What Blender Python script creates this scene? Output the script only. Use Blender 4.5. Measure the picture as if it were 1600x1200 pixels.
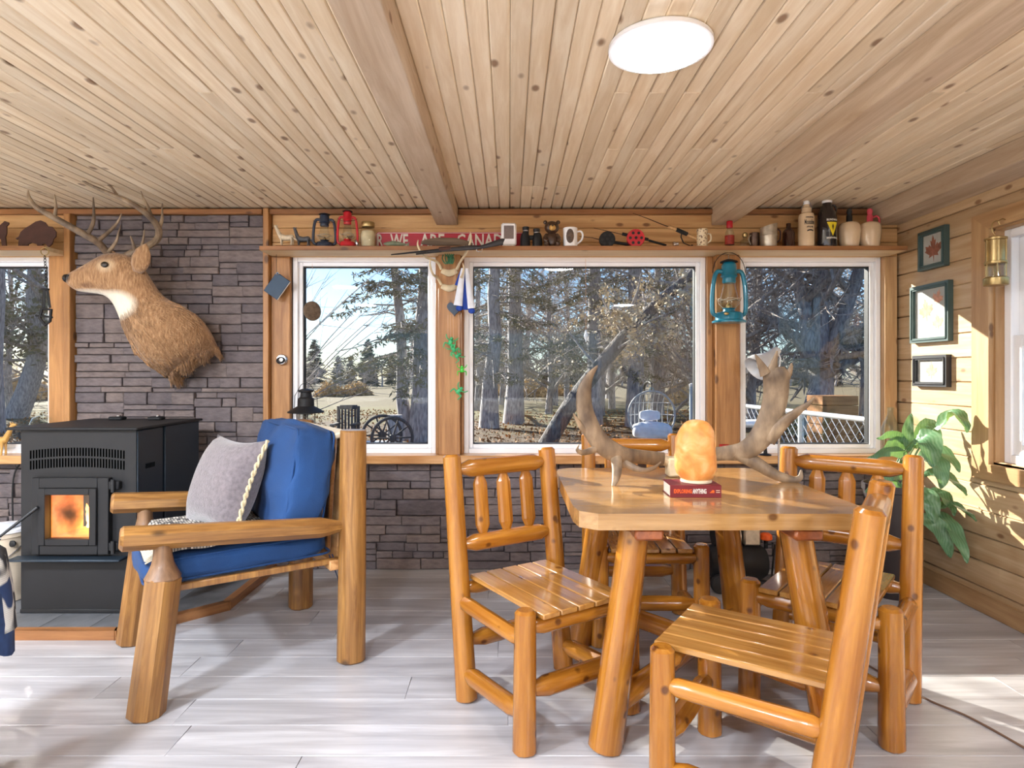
import bpy, bmesh, math, random
from mathutils import Vector, Matrix, Euler
for o in list(bpy.data.objects): bpy.data.objects.remove(o, do_unlink=True)
SC = bpy.context.scene; COL = SC.collection
R = random.Random(11)
V = Vector; PI = math.pi
# ---------------------------------------------------------------- camera
F, VX, VY, HC = 975.0, 796.0, 585.0, 1.27      # focal length in px of a 1600x1200 frame, vanishing point, eye height
cam = bpy.data.cameras.new('camera'); camo = bpy.data.objects.new('camera', cam); COL.objects.link(camo)
cam.sensor_width = 36; cam.lens = F / 1600 * 36
cam.shift_x = (800 - VX) / 1600; cam.shift_y = -(600 - VY) / 1600
cam.clip_start = .05; cam.clip_end = 600
camo.location = (0, 0, HC); camo.rotation_euler = (PI / 2, 0, 0)
SC.camera = camo
def at(x, y, Y):                                # where a point seen at (x, y) stands when it is Y metres away
    return V(((x - VX) * Y / F, Y, HC - (y - VY) * Y / F))
# ---------------------------------------------------------------- world, sun, exposure
SUN_AZ, SUN_EL = math.radians(40), math.radians(23.5)
w = bpy.data.worlds.new('world'); SC.world = w; w.use_nodes = True
nt = w.node_tree; nt.nodes.clear()
sky = nt.nodes.new('ShaderNodeTexSky'); sky.sky_type = 'NISHITA'; sky.sun_disc = False
sky.sun_elevation = SUN_EL; sky.sun_rotation = -SUN_AZ; sky.air_density = 1.0; sky.dust_density = .3; sky.ozone_density = 3.0
bg = nt.nodes.new('ShaderNodeBackground'); bg.inputs[1].default_value = .09
wo = nt.nodes.new('ShaderNodeOutputWorld')
hs = nt.nodes.new('ShaderNodeMixRGB'); hs.blend_type = 'MULTIPLY'; hs.inputs[0].default_value = 1; hs.inputs[2].default_value = (.84, .97, 1.16, 1); nt.links.new(sky.outputs[0], hs.inputs[1]); nt.links.new(hs.outputs[0], bg.inputs[0]); nt.links.new(bg.outputs[0], wo.inputs[0])
sl = bpy.data.lights.new('sun', 'SUN'); sl.energy = 8.3; sl.angle = math.radians(.6); sl.color = (1, .93, .82)
so = bpy.data.objects.new('sun', sl); COL.objects.link(so)
tv = V((math.sin(SUN_AZ) * math.cos(SUN_EL), -math.cos(SUN_AZ) * math.cos(SUN_EL), -math.sin(SUN_EL)))
so.rotation_euler = tv.to_track_quat('-Z', 'Y').to_euler(); so.location = (-8, 10, 9)
LAMP = 265.0                                     # radiance of the fill lamps added behind the viewer
vs = SC.view_settings; vs.view_transform = 'Standard'; vs.look = 'None'; vs.gamma = 1; vs.use_curve_mapping = False
vs.exposure = 1.05
# ---------------------------------------------------------------- mesh helpers
def frame_of(d, up=V((0, 0, 1))):
    d = d.normalized()
    if abs(d.dot(up)) > .98: up = V((0, 1, 0))
    x = up.cross(d).normalized(); return x, d.cross(x)
class MB:
    def __init__(s): s.v = []; s.f = []
    def add(s, vs, fs):
        o = len(s.v); s.v += [tuple(p) for p in vs]; s.f += [tuple(i + o for i in f) for f in fs]; return s
    def box(s, x0, x1, y0, y1, z0, z1, b=0.0, M=None):
        if b <= 0:
            vs = [V((x, y, z)) for x in (x0, x1) for y in (y0, y1) for z in (z0, z1)]
            fs = [(0, 1, 3, 2), (4, 6, 7, 5), (0, 4, 5, 1), (2, 3, 7, 6), (0, 2, 6, 4), (1, 5, 7, 3)]
        else:
            c = V(((x0 + x1) / 2, (y0 + y1) / 2, (z0 + z1) / 2)); h = V((abs(x1 - x0) / 2, abs(y1 - y0) / 2, abs(z1 - z0) / 2))
            b = min(b, min(h) * .9); vs = []; ix = {}
            for sx in (-1, 1):
                for sy in (-1, 1):
                    for sz in (-1, 1):
                        for a in range(3):
                            q = V((sx * (h.x - b), sy * (h.y - b), sz * (h.z - b)))
                            q[a] = (sx, sy, sz)[a] * h[a]
                            ix[(sx, sy, sz, a)] = len(vs); vs.append(c + q)
            fs = []
            for a in range(3):
                o1, o2 = [k for k in range(3) if k != a]
                for sg in (-1, 1):
                    def key(u, v_):
                        t = [0, 0, 0]; t[a] = sg; t[o1] = u; t[o2] = v_; return ix[(t[0], t[1], t[2], a)]
                    fs.append((key(-1, -1), key(1, -1), key(1, 1), key(-1, 1)))
            for a in range(3):
                o1, o2 = [k for k in range(3) if k != a]
                for u in (-1, 1):
                    for v_ in (-1, 1):
                        t0 = [0, 0, 0]; t1 = [0, 0, 0]; t0[a] = -1; t1[a] = 1
                        for t in (t0, t1): t[o1] = u; t[o2] = v_
                        fs.append((ix[(*t0, o1)], ix[(*t1, o1)], ix[(*t1, o2)], ix[(*t0, o2)]))
            for sx in (-1, 1):
                for sy in (-1, 1):
                    for sz in (-1, 1): fs.append(tuple(ix[(sx, sy, sz, a)] for a in range(3)))
        if M is not None: vs = [M @ p for p in vs]
        return s.add(vs, fs)
    def loft(s, rings, cap0=True, cap1=True, closed=True):
        n = len(rings[0]); vs = [p for r in rings for p in r]; fs = []
        for i in range(len(rings) - 1):
            for j in range(n if closed else n - 1):
                k = (j + 1) % n; fs.append((i * n + j, i * n + k, (i + 1) * n + k, (i + 1) * n + j))
        if cap0: fs.append(tuple(range(n - 1, -1, -1)))
        if cap1: fs.append(tuple(range((len(rings) - 1) * n, len(rings) * n)))
        return s.add(vs, fs)
    def tube(s, pts, rad, n=8, caps=True, flat=1.0, up=V((0, 0, 1)), spin=0):
        pts = [V(p) for p in pts]
        if not isinstance(rad, (list, tuple)): rad = [rad] * len(pts)
        rings = []; x = None
        for i, p in enumerate(pts):
            d = (pts[min(i + 1, len(pts) - 1)] - pts[max(i - 1, 0)])
            if d.length < 1e-9: d = V((0, 0, 1))
            d.normalize()
            if x is None: x, y = frame_of(d, up)
            else:
                x = (x - d * x.dot(d))
                x = x.normalized() if x.length > 1e-6 else frame_of(d, up)[0]
                y = d.cross(x)
            r = rad[i]; rings.append([p + x * (r * math.cos(2 * PI * k / n + spin)) + y * (r * flat * math.sin(2 * PI * k / n + spin)) for k in range(n)])
        return s.loft(rings, caps, caps)
    def lathe(s, prof, n=24, c=(0, 0, 0), M=None, cap0=True, cap1=True):
        c = V(c); M = M or Matrix.Identity(4)
        rings = [[M @ (c + V((max(r, 1e-4) * math.cos(2 * PI * k / n), max(r, 1e-4) * math.sin(2 * PI * k / n), z))) for k in range(n)] for r, z in prof]
        return s.loft(rings, cap0, cap1)
    def poly(s, pts, t0, t1, fn):               # outline pts (u, v) extruded from t0 to t1; fn(u, v, t) -> point
        n = len(pts)
        vs = [fn(u, v, t0) for u, v in pts] + [fn(u, v, t1) for u, v in pts]
        fs = [tuple(range(n)), tuple(range(2 * n - 1, n - 1, -1))] + [(i, i + n, (i + 1) % n + n, (i + 1) % n) for i in range(n)]
        return s.add(vs, fs)
    def ell(s, c, r, n=16, m=10, M=None, noise=0.0, seed=0):
        c = V(c); r = V(r) if not isinstance(r, (int, float)) else V((r, r, r)); M = M or Matrix.Identity(3); rr = random.Random(seed); rings = []
        for i in range(m + 1):
            a = PI * i / m; a = min(max(a, .02), PI - .02)
            rings.append([c + M @ V((r.x * math.sin(a) * math.cos(2 * PI * k / n), r.y * math.sin(a) * math.sin(2 * PI * k / n), -r.z * math.cos(a))) * (1 + noise * rr.uniform(-1, 1)) for k in range(n)])
        return s.loft(rings)
    def tor(s, c, R_, r, n=28, m=8, M=None):
        c = V(c); M = M or Matrix.Identity(3); o = len(s.v); vs = []; fs = []
        for i in range(n):
            a = 2 * PI * i / n
            for j in range(m):
                b = 2 * PI * j / m; vs.append(c + M @ V(((R_ + r * math.cos(b)) * math.cos(a), (R_ + r * math.cos(b)) * math.sin(a), r * math.sin(b))))
        for i in range(n):
            for j in range(m): fs.append((i * m + j, ((i + 1) % n) * m + j, ((i + 1) % n) * m + (j + 1) % m, i * m + (j + 1) % m))
        return s.add(vs, fs)
    def mesh(s, name, mat, smooth=True, ang=40):
        me = bpy.data.meshes.new(name); me.from_pydata(s.v, [], s.f); me.update()
        bm = bmesh.new(); bm.from_mesh(me); bmesh.ops.recalc_face_normals(bm, faces=bm.faces); bm.to_mesh(me); bm.free()
        if mat is not None: me.materials.append(mat)
        if smooth:
            me.polygons.foreach_set('use_smooth', [True] * len(me.polygons)); me.set_sharp_from_angle(angle=math.radians(ang))
        return me
    def build(s, name, mat, parent=None, M=None, smooth=True, ang=40):
        return link(name, s.mesh(name, mat, smooth, ang), parent, M)
def link(name, data, parent=None, M=None):
    o = bpy.data.objects.new(name, data); COL.objects.link(o)
    if parent is not None: o.parent = parent
    if M is not None: o.matrix_local = M
    return o
def tag(o, label=None, cat=None, group=None, kind=None):
    if label: o['label'] = label
    if cat: o['category'] = cat
    if group: o['group'] = group
    if kind: o['kind'] = kind
    return o
def thing(name, label, cat, loc=(0, 0, 0), rz=0, group=None, kind=None):
    o = bpy.data.objects.new(name, None); COL.objects.link(o); o.empty_display_size = .05
    o.location = loc; o.rotation_euler = (0, 0, rz)
    return tag(o, label, cat, group, kind)
def struct(name, label, loc=(0, 0, 0)):
    return thing(name, label, None, loc, kind='structure')
def copy_tree(o, parent=None):
    c = o.copy(); COL.objects.link(c)
    if parent is not None: c.parent = parent
    for ch in list(o.children): copy_tree(ch, c)
    return c
def Tr(*p): return Matrix.Translation(V(p) if len(p) == 3 else V(p[0]))
def Rz(a): return Matrix.Rotation(a, 4, 'Z')
def Rx(a): return Matrix.Rotation(a, 4, 'X')
def Ry(a): return Matrix.Rotation(a, 4, 'Y')
def align(p0, p1, spin=0):
    p0, p1 = V(p0), V(p1); x, y = frame_of(p1 - p0); d = (p1 - p0).normalized()
    M = Matrix((x, y, d)).transposed().to_4x4(); return Matrix.Translation(p0) @ M @ Rz(spin)
def log(name, p0, p1, r0, r1, mat, parent, e0=('b', .008), e1=('b', .008), n=14, flat=1.0, wob=.025, spin=0, facets=False):
    """a peeled log from p0 to p1: its ends are eased ('b', size) or whittled down ('t', length, radius)"""
    L = (V(p1) - V(p0)).length; st = []
    if e0[0] == 'b': st += [(0, r0 - e0[1]), (e0[1], r0)]
    else: st += [(0, e0[2]), (e0[1], r0)]
    for i in range(1, 5): t = i / 5; st.append((L * t, r0 + (r1 - r0) * t))
    if e1[0] == 'b': st += [(L - e1[1], r1), (L, r1 - e1[1])]
    else: st += [(L - e1[1], r1), (L, e1[2])]
    st = sorted(st); ph = R.uniform(0, 6); am = [1 + R.uniform(-wob, wob) * 2 for _ in range(n)]
    mb = MB(); rings = []
    for z, r in st:
        ox = wob * .35 * r0 * math.sin(z * 5 + ph); oy = wob * .35 * r0 * math.cos(z * 4 + ph)
        rings.append([V((ox + r * am[k] * math.cos(2 * PI * k / n), oy + r * am[k] * flat * math.sin(2 * PI * k / n), z)) for k in range(n)])
    mb.loft(rings)
    return mb.build(name, mat, parent, align(p0, p1, spin), ang=18 if facets else 40)
def curve_pts(ctrl, n=24):                      # Catmull-Rom through (x, y, z, r)
    P = [V(c[:3]) for c in ctrl]; Q = [c[3] if len(c) > 3 else 0 for c in ctrl]; out = []; rad = []
    for i in range(len(P) - 1):
        a, b, c, d = P[max(i - 1, 0)], P[i], P[i + 1], P[min(i + 2, len(P) - 1)]; m = max(2, n // (len(P) - 1))
        for k in range(m):
            t = k / m
            out.append(.5 * ((2 * b) + (c - a) * t + (2 * a - 5 * b + 4 * c - d) * t * t + (3 * b - a - 3 * c + d) * t ** 3)); rad.append(Q[i] + (Q[i + 1] - Q[i]) * t)
    out.append(P[-1]); rad.append(Q[-1]); return out, rad
def ctube(mb, ctrl, n=24, sides=8, flat=1.0, up=V((0, 0, 1))):
    p, r = curve_pts(ctrl, n); return mb.tube(p, r, sides, True, flat, up)
def text_mesh(body, size, depth, mat, name, parent, M, align_x='CENTER', sx=1.0, bold=0.0):
    cu = bpy.data.curves.new(name, 'FONT'); cu.body = body; cu.size = size; cu.extrude = depth; cu.align_x = align_x; cu.align_y = 'CENTER'; cu.offset = bold; cu.resolution_u = 2
    t = bpy.data.objects.new(name, cu); COL.objects.link(t)
    dg = bpy.context.evaluated_depsgraph_get(); me = bpy.data.meshes.new_from_object(t.evaluated_get(dg)); bpy.data.objects.remove(t, do_unlink=True)
    me.materials.clear(); me.materials.append(mat)
    return link(name, me, parent, M @ Matrix.Diagonal((sx, 1, 1, 1)))
# ---------------------------------------------------------------- materials
class NT:
    def __init__(s, name):
        s.m = bpy.data.materials.new(name); s.m.use_nodes = True; s.t = s.m.node_tree; s.t.nodes.clear()
        s.out = s.t.nodes.new('ShaderNodeOutputMaterial')
    def n(s, typ, ins=None, **kw):
        nd = s.t.nodes.new('ShaderNode' + typ)
        for k, v in kw.items(): setattr(nd, k, v)
        for k, v in (ins or {}).items():
            sk = nd.inputs[k]
            if isinstance(v, bpy.types.NodeSocket): s.t.links.new(v, sk)
            else: sk.default_value = v
        return nd
    def math(s, op, a, b=0.5, c=None):
        ins = {0: a, 1: b}
        if c is not None: ins[2] = c
        return s.n('Math', ins, operation=op).outputs[0]
    def mix(s, f, a, b, typ='MIX'):
        nd = s.n('MixRGB', {0: f, 1: a, 2: b}, blend_type=typ); return nd.outputs[0]
    def ramp(s, f, stops):
        nd = s.n('ValToRGB', {0: f}); r = nd.color_ramp
        while len(r.elements) > 1: r.elements.remove(r.elements[0])
        r.elements[0].position = stops[0][0]; r.elements[0].color = c4(stops[0][1])
        for p, c in stops[1:]: e = r.elements.new(p); e.color = c4(c)
        return nd.outputs[0]
    def done(s, sh): s.t.links.new(sh, s.out.inputs[0]); return s.m
def c4(c): return (c, c, c, 1) if isinstance(c, (int, float)) else (*c[:3], 1)
def srgb(r, g, b):
    f = lambda u: ((u / 255 + .055) / 1.055) ** 2.4 if u > 10 else u / 255 / 12.92
    return (f(r), f(g), f(b))
def plain(name, col, rough=.5, metal=0.0, var=.12, scale=12, bump=.0, coat=0.0, spec=.5, trans=0.0, sheen=0.0, alpha=1.0, bscale=None, emit=None):
    t = NT(name); tc = t.n('TexCoord').outputs['Object']; nz = t.n('TexNoise', {'Vector': tc, 'Scale': scale, 'Detail': 5.0})
    c = c4(col); d = tuple(max(0, x * (1 - var)) for x in c[:3]) + (1,); l = tuple(min(1, x * (1 + var)) for x in c[:3]) + (1,)
    colr = t.ramp(nz.outputs[0], [(.3, d), (.7, l)])
    p = t.n('BsdfPrincipled', {'Base Color': colr, 'Roughness': rough, 'Metallic': metal, 'Coat Weight': coat, 'Specular IOR Level': spec, 'Transmission Weight': trans, 'Sheen Weight': sheen, 'Alpha': alpha})
    if bump:
        b = t.n('TexNoise', {'Vector': tc, 'Scale': bscale or scale * 4, 'Detail': 4.0}); t.t.links.new(t.n('Bump', {'Height': b.outputs[0], 'Strength': bump, 'Distance': .01}).outputs[0], p.inputs['Normal'])
    if emit: p.inputs['Emission Color'].default_value = c4(emit[0]); p.inputs['Emission Strength'].default_value = emit[1]
    return t.done(p.outputs[0])
def wood(name, light, dark, axis='Z', rough=.5, coat=0.0, knots=.5, scale=1.0, var=.18, knotcol=None, streak=.5, kx=12.0, ka=6.0, kscale=1.0):
    """grain runs along the given axis of the object; every piece gets its own shift and tone"""
    t = NT(name); tc = t.n('TexCoord').outputs['Object']; oi = t.n('ObjectInfo').outputs['Random']
    off = t.n('CombineXYZ', {0: t.math('MULTIPLY', oi, 37.0), 1: t.math('MULTIPLY', oi, 91.0), 2: t.math('MULTIPLY', oi, 53.0)}).outputs[0]
    vec = t.n('VectorMath', {0: tc, 1: off}, operation='ADD').outputs[0]
    i = 'XYZ'.index(axis); sc = [11 * scale] * 3; sc[i] = .9 * scale
    mp = t.n('Mapping', {'Vector': vec, 'Scale': sc}).outputs[0]
    g = t.n('TexNoise', {'Vector': mp, 'Scale': 2.2, 'Detail': 7.0, 'Roughness': .62, 'Distortion': .6}).outputs[0]
    sc2 = [46 * scale] * 3; sc2[i] = 1.3 * scale
    fine = t.n('TexNoise', {'Vector': t.n('Mapping', {'Vector': vec, 'Scale': sc2}).outputs[0], 'Scale': 2.0, 'Detail': 4.0}).outputs[0]
    col = t.ramp(g, [(.32, dark), (.5, tuple((a + b) / 2 for a, b in zip(light, dark))), (.64, light)])
    col = t.mix(t.math('MULTIPLY', fine, streak), col, c4(tuple(x * .72 for x in dark)), 'MIX')
    sck = [kx * kscale] * 3; sck[i] = ka * kscale
    vo = t.n('TexVoronoi', {'Vector': t.n('Mapping', {'Vector': vec, 'Scale': sck}).outputs[0], 'Scale': 1.0, 'Randomness': 1.0})
    keep = t.math('LESS_THAN', t.n('SeparateColor', {0: vo.outputs['Color']}).outputs[0], knots)
    kn = t.math('MULTIPLY', t.n('MapRange', {0: vo.outputs['Distance'], 1: .10, 2: .19, 3: 1.0, 4: 0.0}).outputs[0], keep)
    col = t.mix(t.math('MULTIPLY', kn, .8), col, c4(knotcol or tuple(x * .28 for x in dark)))
    tone = t.n('MapRange', {0: oi, 3: 1 - var, 4: 1 + var * .6}).outputs[0]
    col = t.n('HueSaturation', {'Color': col, 'Value': tone}).outputs[0]
    p = t.n('BsdfPrincipled', {'Base Color': col, 'Roughness': rough, 'Coat Weight': coat, 'Coat Roughness': .12})
    t.t.links.new(t.n('Bump', {'Height': fine, 'Strength': .12, 'Distance': .004}).outputs[0], p.inputs['Normal'])
    return t.done(p.outputs[0])
def glass(name, tint=(1, 1, 1), refl=.9, rough=0.0, ior=1.45):
    t = NT(name); fc = t.n('LayerWeight', {'Blend': .5}).outputs['Facing']; fr = t.math('MULTIPLY_ADD', t.math('POWER', fc, 5.0), .95, ((ior - 1) / (ior + 1)) ** 2)
    return t.done(t.n('MixShader', {0: t.math('MULTIPLY', fr, refl), 1: t.n('BsdfTransparent', {0: c4(tint)}).outputs[0], 2: t.n('BsdfGlossy', {'Color': (1, 1, 1, 1), 'Roughness': rough}).outputs[0]}).outputs[0])
def emitter(name, col, st):
    t = NT(name); return t.done(t.n('Emission', {0: c4(col), 1: st}).outputs[0])
def pattern(name, kind, a, b, scale, rough=.85):
    t = NT(name); tc = t.n('TexCoord').outputs['Object']
    if kind == 'weave':
        ck = t.n('TexBrick', {'Vector': tc, 'Color1': c4(a), 'Color2': c4(b), 'Mortar': c4(tuple(x * .4 for x in b)), 'Scale': scale, 'Mortar Size': .03}).outputs[0]
    else:
        nz = t.n('TexVoronoi', {'Vector': tc, 'Scale': scale}).outputs['Distance']; ck = t.ramp(nz, [(.3, a), (.36, b)])
    p = t.n('BsdfPrincipled', {'Base Color': ck, 'Roughness': rough})
    return t.done(p.outputs[0])
M = {}
PINE_L, PINE_D = srgb(226, 195, 158), srgb(196, 156, 112)
M['ceil'] = wood('ceiling pine', srgb(241, 224, 197), srgb(220, 195, 160), 'Y', .55, 0, .75, 1.0, .12, srgb(112, 74, 46), .18, kx=10, ka=5.5)
M['beam'] = wood('beam pine', srgb(214, 194, 170), srgb(180, 154, 126), 'Y', .6, 0, .35, .8, .08, srgb(105, 65, 38), .4)
M['siding'] = wood('wall pine', srgb(216, 188, 150), srgb(186, 150, 108), 'Y', .5, .1, .5, .9, .10, srgb(120, 75, 42), .35)
M['pineX'] = wood('back wall pine', srgb(232, 190, 134), srgb(200, 150, 94), 'X', .5, .1, .35, .9, .08, srgb(110, 62, 30), .4)
M['trimX'] = wood('stained trim along', srgb(176, 122, 74), srgb(126, 80, 44), 'X', .5, .1, .3, .9, .10, srgb(70, 38, 20), .5)
M['trimZ'] = wood('stained trim upright', srgb(202, 148, 90), srgb(154, 102, 54), 'Z', .45, .15, .7, 1.1, .12, srgb(72, 40, 20), .5, kx=9, ka=5)
M['trimY'] = wood('casing pine', srgb(206, 168, 122), srgb(168, 126, 82), 'Y', .5, .1, .4, .9, .10, srgb(100, 64, 38), .45)
M['caseZ'] = wood('casing pine upright', srgb(206, 168, 122), srgb(168, 126, 82), 'Z', .5, .1, .4, .9, .10, srgb(100, 64, 38), .45)
M['sill'] = wood('sill pine', srgb(224, 176, 120), srgb(180, 124, 70), 'X', .35, .3, .3, .9, .05, srgb(110, 62, 30), .4)
M['log'] = wood('honey log', srgb(190, 128, 46), srgb(150, 88, 20), 'Z', .26, .55, .8, 1.3, .12, srgb(74, 34, 12), .5, kx=13, ka=11)
M['slat'] = wood('honey slat', srgb(192, 142, 76), srgb(158, 106, 48), 'Y', .22, .6, .4, 1.3, .14, srgb(84, 40, 14), .5, kx=12, ka=9)
M['tabletop'] = wood('varnished table board', srgb(196, 152, 96), srgb(160, 116, 64), 'X', .18, .7, .5, 1.2, .14, srgb(84, 44, 18), .5, kx=12, ka=9)
M['oldlog'] = wood('weathered log', srgb(190, 140, 74), srgb(120, 76, 32), 'Z', .42, .25, .7, 1.5, .08, srgb(44, 26, 14), .85, kx=8, ka=5)
M['neck'] = wood('whittled wood', srgb(150, 112, 78), srgb(104, 74, 50), 'Z', .5, .1, .1, 1.2, .05, None, .5)
M['floor'] = wood('grey laminate', srgb(206, 205, 208), srgb(160, 157, 160), 'X', .30, .0, .12, .55, .10, srgb(118, 112, 112), .45, kx=5, ka=1.6)
M['white'] = plain('white vinyl', srgb(246, 246, 248), .35, var=.01)
M['black'] = plain('black gasket', srgb(24, 25, 28), .5)
M['mortar'] = plain('dark mortar', srgb(58, 54, 54), .9)
M['cord'] = plain('dark cord', srgb(26, 26, 28), .6)
M['string'] = plain('pale string', srgb(214, 176, 150), .8)
M['picglass'] = glass('picture glass', (.97, .98, .97), .10)
M['pane'] = glass('window glass', (.97, .985, .98), .55)
M['clear'] = glass('clear glass', (.90, .93, .91), 1.0, .02, 1.5)
M['void'] = plain('dark opening', (.001, .001, .001), 1.0, spec=0.0)
M['ironblack'] = plain('black steel', srgb(32, 32, 34), .55, .0, .08, 6, .03, spec=.3)
M['steelside'] = plain('steel with painted blue reflection', srgb(46, 58, 70), .38, .4, .06, 6)  # blue of reflected sky and cushions put into the steel colour
M['brass'] = plain('old brass', srgb(178, 154, 106), .32, .85, .2, 14)
M['chrome'] = plain('grey metal', srgb(190, 190, 194), .25, .9, .08)
M['tin'] = plain('worn tin', srgb(186, 176, 160), .35, .7, .25, 30)
M['blue'] = plain('blue canvas', srgb(14, 58, 108), .85, var=.16, scale=5, bump=.15, bscale=220, sheen=.04)
M['cream'] = plain('cream', srgb(222, 208, 180), .5, var=.06)
M['cer'] = plain('glazed stoneware', srgb(218, 192, 158), .22, var=.06, coat=.4)
M['red'] = plain('red enamel', srgb(190, 28, 44), .35, var=.1, coat=.3)
M['navy'] = plain('navy enamel', srgb(36, 50, 72), .35, var=.1, coat=.3)
M['teal'] = plain('teal enamel', srgb(22, 116, 142), .3, .1, .14, 10, coat=.4)
M['signred'] = plain('sign red', srgb(178, 28, 52), .4, var=.08)
M['bone'] = plain('bone', srgb(214, 196, 162), .6, var=.15, scale=25, bump=.1)
M['antler'] = None
M['darkbrown'] = plain('rusted steel', srgb(74, 46, 38), .7, .2, .2, 20)
M['bear'] = plain('brown glaze', srgb(70, 48, 34), .35, var=.3, scale=30, coat=.3)
M['tan'] = plain('tan', srgb(206, 158, 84), .5)
M['browngl'] = plain('brown glass', srgb(52, 26, 22), .12, var=.1, coat=.6)
M['blackgl'] = plain('black glass', srgb(34, 28, 30), .12, var=.1, coat=.6)
M['ink'] = plain('black print', srgb(30, 26, 30), .6)
M['yellow'] = plain('yellow print', srgb(240, 214, 40), .5)
M['pink'] = plain('red wax', srgb(204, 72, 88), .45)
M['orange'] = plain('orange plastic', srgb(236, 96, 26), .4)
M['greenpl'] = plain('green plastic', srgb(60, 170, 110), .4, var=.3)
M['matboard'] = plain('mat board', srgb(190, 186, 182), .8, var=.05)
M['paper'] = plain('paper', srgb(228, 222, 212), .8, var=.05)
M['greengrey'] = plain('blue green frame', srgb(66, 86, 84), .4, var=.08)
M['blackframe'] = plain('black frame', srgb(46, 46, 50), .4)
M['maroon'] = plain('maroon cover', srgb(110, 22, 30), .45)
M['lamp'] = emitter('lamp diffuser', (.90, .97, 1.07), LAMP)  # serves the added lamps behind the viewer
# ================================================================ THE ROOM
CEIL = 2.353; YW = 4.06; XR = 2.53; XL = -4.4; YB = -2.6
M['stone'] = None
def stone_mat():
    t = NT('ledge stone'); tc = t.n('TexCoord').outputs['Object']; oi = t.n('ObjectInfo').outputs['Random']
    n1 = t.n('TexNoise', {'Vector': t.n('Mapping', {'Vector': tc, 'Scale': (3, 3, 9)}).outputs[0], 'Scale': 3.0, 'Detail': 8.0, 'Roughness': .65}).outputs[0]
    col = t.ramp(n1, [(.3, srgb(104, 98, 99)), (.55, srgb(138, 131, 132)), (.75, srgb(168, 160, 158))])
    tint = t.ramp(oi, [(0, srgb(176, 168, 176)), (.5, srgb(214, 204, 204)), (1, srgb(240, 222, 208))])
    col = t.mix(.8, col, tint, 'MULTIPLY')
    p = t.n('BsdfPrincipled', {'Base Color': col, 'Roughness': .8})
    n2 = t.n('TexNoise', {'Vector': t.n('Mapping', {'Vector': tc, 'Scale': (2, 2, 5)}).outputs[0], 'Scale': 14.0, 'Detail': 6.0}).outputs[0]
    t.t.links.new(t.n('Bump', {'Height': n2, 'Strength': .55, 'Distance': .012}).outputs[0], p.inputs['Normal'])
    return t.done(p.outputs[0])
M['stone'] = stone_mat()
def stone_piece(parent, x0, x1, z0, z1, yf):
    w_, h_ = x1 - x0, z1 - z0; g = .0022; pr = R.uniform(-.010, .014); c = .004
    nx = max(2, min(5, int(w_ / .07))); mb = MB(); tilt = R.uniform(-.006, .006)
    xs = [x0 + g + c + (w_ - 2 * g - 2 * c) * i / nx for i in range(nx + 1)]; zs = [z0 + g + c, (z0 + z1) / 2, z1 - g - c]
    cx, cz = (x0 + x1) / 2, (z0 + z1) / 2; vs = []; fs = []
    for z in zs:
        for x in xs: vs.append(V((x - cx, yf - pr + R.uniform(-.0035, .0035) + tilt * (x - cx) / w_ * 2, z - cz)))
    m = nx + 1
    for j in range(2):
        for i in range(nx): fs.append((j * m + i, j * m + i + 1, (j + 1) * m + i + 1, (j + 1) * m + i))
    per = list(range(m)) + [m + nx, 2 * m + nx] + [2 * m + i for i in range(nx - 1, -1, -1)] + [m]
    o = len(vs)
    for k in per:
        p = vs[k]; sx = 0; sz = 0
        i = k % m; j = k // m
        if i == 0: sx = -c
        if i == nx: sx = c
        if j == 0: sz = -c
        if j == 2: sz = c
        vs.append(V((p.x + sx, p.y + c * .8, p.z + sz))); vs.append(V((p.x + sx, yf + .035, p.z + sz)))
    n = len(per)
    for k in range(n):
        a, b = per[k], per[(k + 1) % n]; a1, b1 = o + 2 * k, o + 2 * ((k + 1) % n)
        fs.append((a, b, b1, a1)); fs.append((a1, b1, b1 + 1, a1 + 1))
    mb.add(vs, fs); mb.build('stone', M['stone'], parent, Tr(cx, 0, cz), ang=25)
def guillotine(x0, x1, z0, z1, out):
    w_, h_ = x1 - x0, z1 - z0
    if h_ > .115 or (h_ > .072 and R.random() < .55):
        k = R.choice((.3, .4, .5, .6, .68)); zc = z0 + h_ * k
        if min(zc - z0, z1 - zc) > .026: guillotine(x0, x1, z0, zc, out); guillotine(x0, x1, zc, z1, out); return
    if w_ > .44 or (w_ > .20 and R.random() < .5):
        xc = x0 + w_ * R.uniform(.3, .7); guillotine(x0, xc, z0, z1, out); guillotine(xc, x1, z0, z1, out); return
    out.append((x0, x1, z0, z1))
def stone_area(parent, x0, x1, z0, z1, yf, mw=.62, mh=.19):
    out = []; nz = max(1, round((z1 - z0) / mh)); h_ = (z1 - z0) / nz
    for j in range(nz):
        x = x0 - (R.uniform(0, .4) if j else 0)
        while x < x1:
            xn = x + mw * R.uniform(.75, 1.2)
            if x1 - xn < .15: xn = x1
            guillotine(max(x, x0), min(xn, x1), z0 + j * h_, z0 + (j + 1) * h_, out); x = xn
    for q in out:
        if q[1] - q[0] > .03: stone_piece(parent, *q, yf)
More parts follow.
